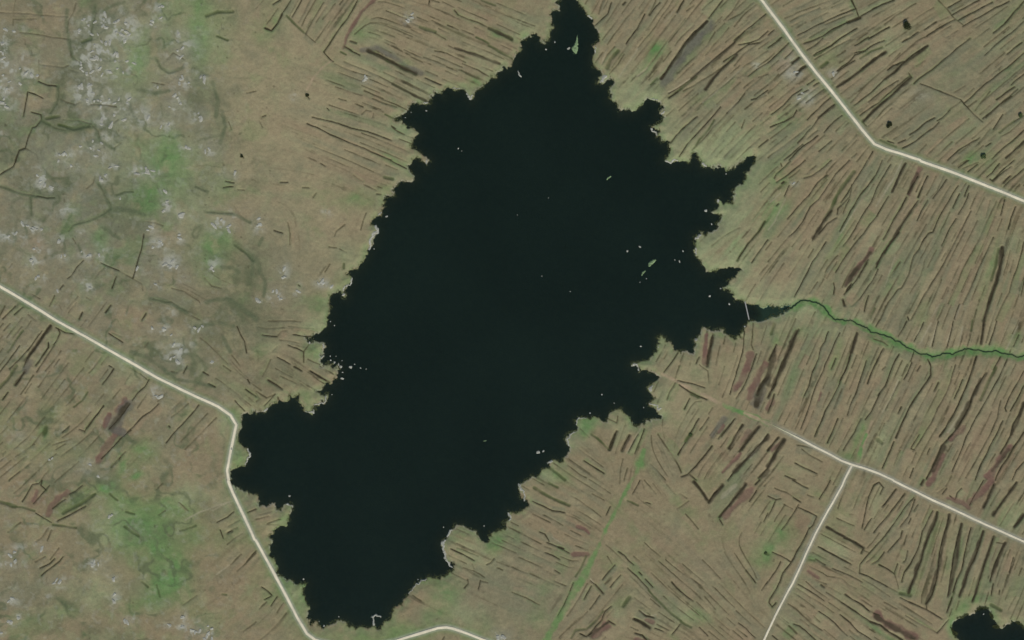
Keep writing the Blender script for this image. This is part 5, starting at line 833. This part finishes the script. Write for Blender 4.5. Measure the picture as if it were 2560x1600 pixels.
def tp(c, r, x, y): return (c*640+x/Z, r*400+y/Z)
LR = [  # tile, x, y, radius (tile px), label, group
 ((1,2,800,440),22,"largest pale boulder of the stepping line off the west headland, nearest its tip",None),((1,2,892,445),22,"broad pale boulder in dark water, halfway along the line off the west headland",None),
 ((1,2,988,455),12,"pale boulder far out, almost the last of the line off the west headland",None),((1,2,1040,463),7,"tiny grey rock at the far end of the line off the west headland",None),
 ((1,2,815,553),20,"low greyish rock patch in the bay just below the west headland's tip",None),((1,2,930,418),9,"small pale rock just above the broad boulder off the west headland",None),
 ((1,2,703,380),12,"c","w"),((1,2,740,402),14,"c","w"),((1,2,778,420),12,"c","w"),((1,2,700,343),7,"c","w"),((1,2,755,342),7,"c","w"),((1,2,812,385),7,"c","w"),((1,2,818,495),8,"c","w"),
 ((1,2,740,52),8,"h","h"),((1,2,702,14),8,"h","h"),((1,2,505,215),14,"pale rock at the edge of the small bay north of the west headland",None),
 ((1,2,716,706),6,"small rock in the water beside the lower west point",None),
 ((2,2,250,1252),22,"long pale rock lying in the lake near the south-east shore",None),((2,2,297,1240),14,"smaller pale rock touching the long one near the south-east shore",None),
 ((2,2,850,705),12,"bright little rock alone in the lake off the south-east bay",None),((2,2,967,786),8,"tiny rock between the lone bright rock and the south-east peninsula",None),
 ((2,2,1245,827),7,"tiny rock inside the narrow south-east bay",None),((2,2,1218,248),12,"dim rock in the water off the forked east point",None),((2,2,737,880),12,"small rock just off the bright green south-east point",None),
 ((2,2,1385,255),9,"pale rock against the left side of the forked east point",None),((2,2,2200,60),14,"white rock on the north edge of the eastern turf strips",None),
 ((3,3,2040,1270),12,"white rock at the head of the corner pond",None),
 ((1,3,315,152),14,"pale boulder off the small south-west peninsula",None),((1,3,1772,446),9,"n","n"),((1,3,2155,435),8,"n","n"),((1,3,640,1382),15,"pale rock on the southern shore beside the road bend",None),
 ((1,3,447,938),11,"low rock in the water left of the lake's southern bay",None),((1,3,1530,942),8,"small rock beside the pale gravel shore of the southern bay",None),((1,3,595,1337),6,"tiny rock in the corner of the southern bay",None),((1,3,780,1294),8,"small rock in the middle of the southern bay's lower edge",None),
 ((1,0,1608,1044),9,"narrow pale rock in the water under the north-west bay",None),((1,0,1410,1110),7,"tiny rock at the tip of the dark north-west inlet",None),((1,0,1465,1060),6,"faint rock beside the shore of the north-west bay",None),
 ((1,0,1910,1402),10,"larger of two pale rocks close together in the upper left of the lake",None),((1,0,1944,1424),6,"smaller of two pale rocks close together in the upper left of the lake",None),
 ((1,1,1235,532),15,"grey rock a little off the straight west shore",None),((1,1,1115,838),8,"small rock touching the white gravel rim of the west shore",None),((1,1,825,1272),20,"dark grey rock at the mouth of the notch in the west shore",None),
 ((2,1,1210,820),14,"pale rock west of the grassy islet in the east of the lake",None),((2,1,1090,860),14,"greyish rock furthest west of the rocks by the grassy east islet",None),((2,1,1272,1120),9,"s","s"),((2,1,1210,1155),8,"s","s"),
 ((2,1,1870,1285),13,"white broken rock in the mouth of the stream inlet",None),((2,1,1832,478),20,"grey rock patch off the upper east shore, beside a dark cove",None),((2,1,1950,385),22,"large white rock at the tip of a green point on the east shore",None),
 ((2,1,1888,606),9,"small pink-grey rock in the cove of the east shore",None),((2,1,1617,860),11,"b","b"),((2,1,1585,960),13,"b","b"),((2,1,1540,943),8,"b","b"),((2,1,1972,1213),12,"pale rock on the green point north of the stream inlet",None),
 ((2,1,2055,1360),12,"brownish rock under the north bank of the stream inlet",None),((2,1,2025,130),8,"small pale rock below the long north-east finger of water",None),((2,1,345,357),6,"f","f"),((2,1,550,1242),8,"f","f"),((2,1,281,1097),6,"f","f"),((2,1,50,518),6,"f","f"),
 ((2,0,322,465),12,"small pale rock at the foot of the narrow northern neck",None),((2,0,405,395),14,"low rock in the middle of the narrow northern neck",None),((2,0,535,455),14,"rock lying just left of the green islet in the northern neck",None),
]
GR = {"w": ("pale rock in the cluster between the shore and the west headland's tip", "rocks clustered off the west headland"), "h": ("small rock in the water above the west headland", "rocks above the west headland"),
      "n": ("tiny rock off the green south peninsula", "rocks off the south peninsula"), "s": ("tiny rock south of the grassy east islet", "rocks south of the east islet"),
      "b": ("dim rock in brown shallows off the middle east shore", "rocks in the brown east shallows"), "f": ("tiny pale speck of rock far out in the open middle of the lake", "rocks far out in the lake")}
for (c, r, x, y), rad, lab, grp in LR:
    u, v = tp(c, r, x, y)
    o = rock(u, v, rad/Z*.74, random.uniform(1, 1.3), name="boulder", water=True, zoff=.15)
    z = float(H(u, v)[0])
    if z > 0: o.location.z = z+.2
    if grp: tag(o, GR[grp][0], "boulder", GR[grp][1])
    else: tag(o, lab, "boulder")

# ---------------------------------------------------------------- islets: low mounds with a stony skirt
def islet(path, wid, label, green=True):
    P = crinkle(np.array([tp(*q) for q in path]), False, .08, 1.6, 77)
    n = len(P); t = np.linspace(0, 1, n)
    W = np.interp(t, np.linspace(0, 1, len(wid)), np.array(wid)/Z)*(1+.3*noise(P[:, 0], P[:, 1], 3, 88))
    T = np.gradient(P, axis=0); T /= np.maximum(np.hypot(*T.T), 1e-6)[:, None]; Nn = np.stack([-T[:, 1], T[:, 0]], 1)
    ks = np.linspace(-1, 1, 9); vs = []
    for k in ks:
        Q = P+Nn*(W*k)[:, None]; e = np.minimum(1, np.minimum(t, 1-t)*8)
        vs.append(np.stack([wx(Q[:, 0]), wy(Q[:, 1]), -.5+(1.15)*(1-k**4)*e+.15*noise(Q[:, 0], Q[:, 1], 1.5, 99)*(1-k*k)], 1))
    co = np.stack(vs, 1).reshape(-1, 3)
    i, j = np.meshgrid(np.arange(n-1), np.arange(8), indexing='ij'); a = (i*9+j).ravel()
    q = np.stack([a, a+1, a+10, a+9], 1); v = co[q[4]]
    if np.cross(v[1]-v[0], v[2]-v[0])[2] < 0: q = q[:, ::-1]
    o = mesh_np("islet", co, q, M_islet if green else M_granite); tag(o, label, "islet")
islet([(2,0,622,325),(2,0,612,390),(2,0,600,440),(2,0,598,475),(2,0,592,510)], [5,8,22,30,16], "bright green islet with a thin tail in the narrow northern neck of the lake")
islet([(2,1,1285,1000),(2,1,1320,970),(2,1,1365,940)], [8,22,8], "pale green slanting islet in the east of the lake")
islet([(2,1,1220,1090),(2,1,1245,1060),(2,1,1265,1045)], [6,10,5], "small narrow grassy islet just south-west of the pale green slanting one")
islet([(2,1,890,185),(2,1,915,165),(2,1,940,150)], [4,9,5], "faint reedy islet in the open water of the lake's upper right")
islet([(2,0,60,660),(2,0,65,700),(2,0,92,730)], [5,8,6], "thin hook-shaped pale bar of stones in the upper left of the lake", False)
islet([(1,2,2145,1143),(1,2,2165,1143),(1,2,2180,1140)], [4,6,3], "tiny reed patch in the open water right of centre, low in the lake")
islet([(1,3,1085,1290),(1,3,1105,1298),(1,3,1130,1275),(1,3,1160,1288),(1,3,1186,1300)], [12,8,10,7,9], "thin curved bar of pale stones in the mouth of the southern creek", False)
islet([(1,3,1112,1300),(1,3,1108,1340),(1,3,1112,1385)], [7,10,16], "pale stony stem joining the curved bar to the southern shore", False)
islet([(1,3,1862,470),(1,3,1835,480),(1,3,1818,520),(1,3,1812,552)], [8,15,16,8], "bright strip of pale stones at the top of the white southern shore", False)

# white shingle along the shore, one bank per stretch
def shingle(path, wid, label):
    P = crinkle(np.array([tp(*q) for q in path]), False, .10, 1.6, 55)
    W = np.interp(np.linspace(0, 1, len(P)), np.linspace(0, 1, len(wid)), np.array(wid)/Z)*(1+.5*noise(P[:, 0], P[:, 1], 3, 58))
    T = np.gradient(P, axis=0); T /= np.maximum(np.hypot(*T.T), 1e-6)[:, None]; Nn = np.stack([-T[:, 1], T[:, 0]], 1)
    ks = np.linspace(-1, 1, 7); vs = []
    for k in ks:
        Q = P+Nn*(W*k)[:, None]
        z = np.maximum(H(Q[:, 0], Q[:, 1]), .05)
        vs.append(np.stack([wx(Q[:, 0]), wy(Q[:, 1]), z-.25+.55*(1-k**4)+.12*noise(Q[:, 0], Q[:, 1], 1.2, 44)], 1))
    n = len(P); co = np.stack(vs, 1).reshape(-1, 3)
    i, j = np.meshgrid(np.arange(n-1), np.arange(6), indexing='ij'); a = (i*7+j).ravel()
    q = np.stack([a, a+1, a+8, a+7], 1); v = co[q[3]]
    if np.cross(v[1]-v[0], v[2]-v[0])[2] < 0: q = q[:, ::-1]
    o = mesh_np("shingle_bank", co, q, M_granite); tag(o, label, kind="structure")
shingle([(1,3,1795,570),(1,3,1760,600),(1,3,1765,650),(1,3,1790,700),(1,3,1800,760),(1,3,1825,805),(1,3,1860,830)], [8,16,12,10,12,9,6], "white shingle bank curving along the south peninsula")
shingle([(1,1,1125,615),(1,1,1150,655),(1,1,1120,690),(1,1,1085,745),(1,1,1082,800),(1,1,1065,850)], [8,14,16,14,12,6], "white shingle bank on the straight west shore")
shingle([(1,1,1150,525),(1,1,1185,490)], [8,6], "short shingle strip above the west shore's white bank")
shingle([(1,1,905,1110),(1,1,900,1160),(1,1,870,1180),(1,1,835,1200),(1,1,828,1235)], [7,8,6,9,6], "shingle around the notch in the west shore")
shingle([(1,1,1610,0),(1,1,1612,40)], [10,7], "shingle tip of the north-west spit")
shingle([(1,2,665,720),(1,2,655,770),(1,2,610,785),(1,2,545,805)], [6,8,5,5], "shingle on the lower west point's right side")
shingle([(1,2,460,855),(1,2,500,875),(1,2,545,880),(1,2,540,845)], [5,5,9,6], "shingle at the foot of the lower west point")
shingle([(1,2,640,330),(1,2,615,365)], [8,8], "shingle on the lobe above the west headland")
shingle([(1,2,630,225),(1,2,645,265)], [8,8], "shingle at the top of the lobe above the west headland")
shingle([(0,2,2340,1215),(0,2,2358,1265),(0,2,2335,1310),(0,2,2315,1375)], [6,10,7,6], "shingle on the small point beside the road")
shingle([(1,2,75,865),(1,2,105,835)], [9,7], "shingle in the western bay")
shingle([(1,3,1440,1075),(1,3,1490,1015),(1,3,1540,985),(1,3,1560,950),(1,3,1610,935)], [4,4,6,8,8], "shingle on the southern bay's right shore")
shingle([(1,3,290,225),(1,3,335,240),(1,3,345,260)], [8,9,6], "shingle on the south-west peninsula's tip")
shingle([(1,3,2385,310),(1,3,2400,340),(1,3,2390,385)], [8,10,6], "shingle in the south-east corner, lower")
shingle([(2,3,75,40),(2,3,85,90),(2,3,115,130),(2,3,120,200)], [14,12,6,10], "shingle in the south-east corner, upper")
shingle([(2,2,605,990),(2,2,615,945),(2,2,660,930),(2,2,705,925)], [6,6,5,4], "shingle on the bright green south-east point")
shingle([(2,2,600,1065),(2,2,545,1085),(2,2,520,1130),(2,2,540,1190)], [5,7,8,8], "shingle under the bright green south-east point")
shingle([(2,2,335,1355),(2,2,380,1330)], [9,10], "shingle on the south-east shore")
shingle([(2,2,1130,430),(2,2,1160,420),(2,2,1190,440),(2,2,1200,480)], [9,12,8,6], "shingle on the narrow eastern spit")
shingle([(2,2,1290,645),(2,2,1320,670),(2,2,1330,620)], [10,12,8], "shingle on the eastern bay's shore")
shingle([(2,2,1300,785),(2,2,1330,800),(2,2,1390,850),(2,2,1410,830)], [8,6,10,8], "shingle below the eastern bay")
shingle([(2,2,1730,190),(2,2,1750,180)], [10,10], "shingle on the point by the eastern turf strips")
shingle([(2,0,830,775),(2,0,860,750),(2,0,900,720)], [14,18,14], "shingle on the north-east shore's small spit")
shingle([(2,0,1320,935),(2,0,1380,940)], [4,4], "shingle in the north-east cove")
shingle([(2,0,1410,1080),(2,0,1440,1050)], [10,9], "shingle on the right of the north-east cove")
shingle([(2,0,1320,1210),(2,0,1330,1240),(2,0,1370,1280)], [8,9,6], "shingle on the north-east point")
shingle([(2,0,715,145),(2,0,760,170)], [6,9], "shingle on the north neck")
shingle([(2,0,790,440),(2,0,790,500)], [6,6], "shingle lower on the north neck")
shingle([(2,1,1450,5),(2,1,1510,20),(2,1,1570,5)], [7,10,7], "shingle on the upper east shore")
shingle([(2,1,1795,30),(2,1,1840,55)], [12,9], "shingle under the pale eastern meadow")
shingle([(2,1,1730,740),(2,1,1760,730),(2,1,1790,710)], [12,10,8], "shingle at the upper tip of the pale east lobe")
shingle([(2,1,1735,830),(2,1,1745,900)], [6,6], "shingle on the left of the pale east lobe")
shingle([(1,0,1580,975),(1,0,1625,965)], [6,8], "shingle in the north-west bay")
shingle([(1,0,1990,880),(1,0,2035,930),(1,0,2050,895)], [8,12,8], "shingle tip of the northern land spike")
shingle([(1,0,1850,835),(1,0,1930,830)], [4,4], "shingle left of the northern land spike")

# ---------------------------------------------------------------- shrubs
def shrub(u, v, r_px, label, mat, seed, group=None):
    rd = random.Random(seed); r = r_px*MPP; gx, gy, gz = wx(u), wy(v), float(H(u, v)[0])
    root = bpy.data.objects.new("shrub", None); C.objects.link(root); root.location = (gx, gy, gz); tag(root, label, "shrub", group)
    bm = bmesh.new()
    lobes = [(rd.uniform(-.55, .55)*r, rd.uniform(-.55, .55)*r, rd.uniform(.35, .7)*r, rd.uniform(.35, .6)*r) for _ in range(9)]
    for n in range(2600):
        lx, ly, lz, lr = rd.choice(lobes)
        d = [rd.gauss(0, 1) for _ in range(3)]; m = math.sqrt(sum(q*q for q in d)); k = lr*rd.random()**.33
        p = (lx+d[0]/m*k, ly+d[1]/m*k, max(.1, lz*.7+d[2]/m*k*.7))
        s = rd.uniform(.12, .3); a, b = rd.uniform(0, 6.28), rd.uniform(-.8, .8)
        ax = (math.cos(a)*s, math.sin(a)*s, b*s); bx = (-math.sin(a)*s*.6, math.cos(a)*s*.6, rd.uniform(-.5, .5)*s)
        vs = [bm.verts.new((p[0]+ax[0]*i+bx[0]*j, p[1]+ax[1]*i+bx[1]*j, p[2]+ax[2]*i+bx[2]*j)) for i, j in ((-1, 0), (0, -1), (1, 0), (0, 1))]
        bm.faces.new(vs)
    me = bpy.data.meshes.new("crown"); bm.to_mesh(me); bm.free(); me.materials.append(mat)
    o = bpy.data.objects.new("crown", me); C.objects.link(o); o.parent = root
    bm = bmesh.new()
    for lx, ly, lz, lr in lobes:
        ring = []
        for t, w in ((0, .09), (1, .03)):
            ring.append([bm.verts.new((lx*t+w*math.cos(q), ly*t+w*math.sin(q), lz*t*.9-.1*(1-t))) for q in (0, 1.57, 3.14, 4.71)])
        for q in range(4): bm.faces.new((ring[0][q], ring[0][(q+1) % 4], ring[1][(q+1) % 4], ring[1][q]))
    me = bpy.data.meshes.new("stem"); bm.to_mesh(me); bm.free(); me.materials.append(M_bark)
    o = bpy.data.objects.new("stem", me); C.objects.link(o); o.parent = root
shrub(*tp(3,0,1320,240), 12, "large dark shrub alone in the brown turf strips at the upper right", M_leaf, 1)
shrub(*tp(3,0,1145,1182), 8, "small dark round shrub in the pale field just above the road bend", M_leaf, 2)
shrub(*tp(3,0,2385,1090), 6, "green shrub near the right edge among the upper turf strips", M_leaf2, 3)
shrub(*tp(3,0,2035,1475), 7, "dull green spreading shrub above the road on the right", M_leaf2, 4)
shrub(*tp(2,3,2400,690), 4, "green shrub beside the lower right gravel track", M_leaf2, 5)
shrub(*tp(1,0,485,900), 5, "dark thorny shrub on the tan slope at the upper left of the lake", M_leaf, 6)
shrub(*tp(0,0,2285,1475), 4, "tiny dark shrub on the tan slope left of the lake", M_leaf, 7)
shrub(*tp(2,2,1690,1085), 5, "small green shrub in the strips below the brown lane", M_leaf2, 8)

# reeds and rushes standing in the shallows and on the wet margin
rr = np.random.default_rng(21)
uu, vv = rr.uniform(560, 2010, 900000), rr.uniform(-20, 1600, 900000)
m2 = rr.random(900000) < .12; uu[m2] = rr.uniform(2350, 2560, m2.sum()); vv[m2] = rr.uniform(1480, 1600, m2.sum())
sdv = SD[np.searchsorted(YV, vv).clip(0, NY-1), np.searchsorted(XU, uu).clip(0, NX-1)]
gate = fbm(uu, vv, 14, 888, 3)
ok = (sdv > -4.5*np.clip(gate+.15, 0, 1)*2-.3) & (sdv < 2.5) & (gate > -.12)
uu, vv, gate = uu[ok][:9000], vv[ok][:9000], gate[ok][:9000]; nT = len(uu)
hz = np.maximum(H(uu, vv), 0); K = 7
aa = rr.uniform(0, 6.28, (nT, K)); ln = rr.uniform(.25, .75, (nT, K)); hh = rr.uniform(.5, 1.1, (nT, K))
bxx, byy = wx(uu)[:, None]+.15*np.cos(aa*3), wy(vv)[:, None]+.15*np.sin(aa*3)
pa = np.stack([bxx-.07*np.sin(aa), byy+.07*np.cos(aa), hz[:, None]-.1+0*aa], -1)
pb = np.stack([bxx+.07*np.sin(aa), byy-.07*np.cos(aa), hz[:, None]-.1+0*aa], -1)
pc_ = np.stack([bxx+ln*np.cos(aa), byy+ln*np.sin(aa), hz[:, None]+hh], -1)
tri = np.stack([pa, pb, pc_], 2).reshape(-1, 3)
M_reed = rough_mat("reed_blades", color=tuple(lin((112, 118, 78))), scales=((.12, .35),), bump=0)
rd_ = mesh_np("reeds", tri, np.arange(len(tri)).reshape(-1, 3), M_reed, smooth=False); tag(rd_, "thin fringe of reeds along the ragged lake shore", "reeds", kind="stuff")

# ---------------------------------------------------------------- narrow bridge across the stream inlet
(u0, v0), (u1, v1) = tp(2,1,2205,1345), tp(2,1,2240,1500)
x0, y0, x1, y1 = wx(u0), wy(v0), wx(u1), wy(v1)
Lb = math.hypot(x1-x0, y1-y0)+1.5; an = math.atan2(y1-y0, x1-x0)
fb = bpy.data.objects.new("footbridge", None); C.objects.link(fb); fb.location = ((x0+x1)/2, (y0+y1)/2, 0); fb.rotation_euler = (0, 0, an)
tag(fb, "thin pale footbridge crossing the mouth of the stream inlet", "footbridge")
def part(name, boxes, mat):
    vs, fs = [], []
    for (cx_, cy_, cz, sx, sy_, sz) in boxes:
        b = len(vs)
        vs += [(cx_+i*sx/2, cy_+j*sy_/2, cz+k*sz/2) for k in (-1, 1) for j in (-1, 1) for i in (-1, 1)]
        fs += [tuple(b+q for q in f) for f in ((0, 2, 3, 1), (4, 5, 7, 6), (0, 1, 5, 4), (2, 6, 7, 3), (0, 4, 6, 2), (1, 3, 7, 5))]
    me = bpy.data.meshes.new(name); me.from_pydata(vs, [], fs); me.materials.append(mat)
    o = bpy.data.objects.new(name, me); C.objects.link(o); o.parent = fb
nb = int(Lb/.28)
part("deck", [(-Lb/2+(i+.5)*Lb/nb, 0, .62, Lb/nb*.86, .95, .05) for i in range(nb)], M_wood)
for s in (-1, 1): part("beam", [(0, s*.32, .51, Lb, .12, .16)], M_wood)
for i in range(6):
    for s in (-1, 1): part("post", [(-Lb/2+.6+i*(Lb-1.2)/5, s*.40, -.4, .13, .13, 1.7)], M_wood)
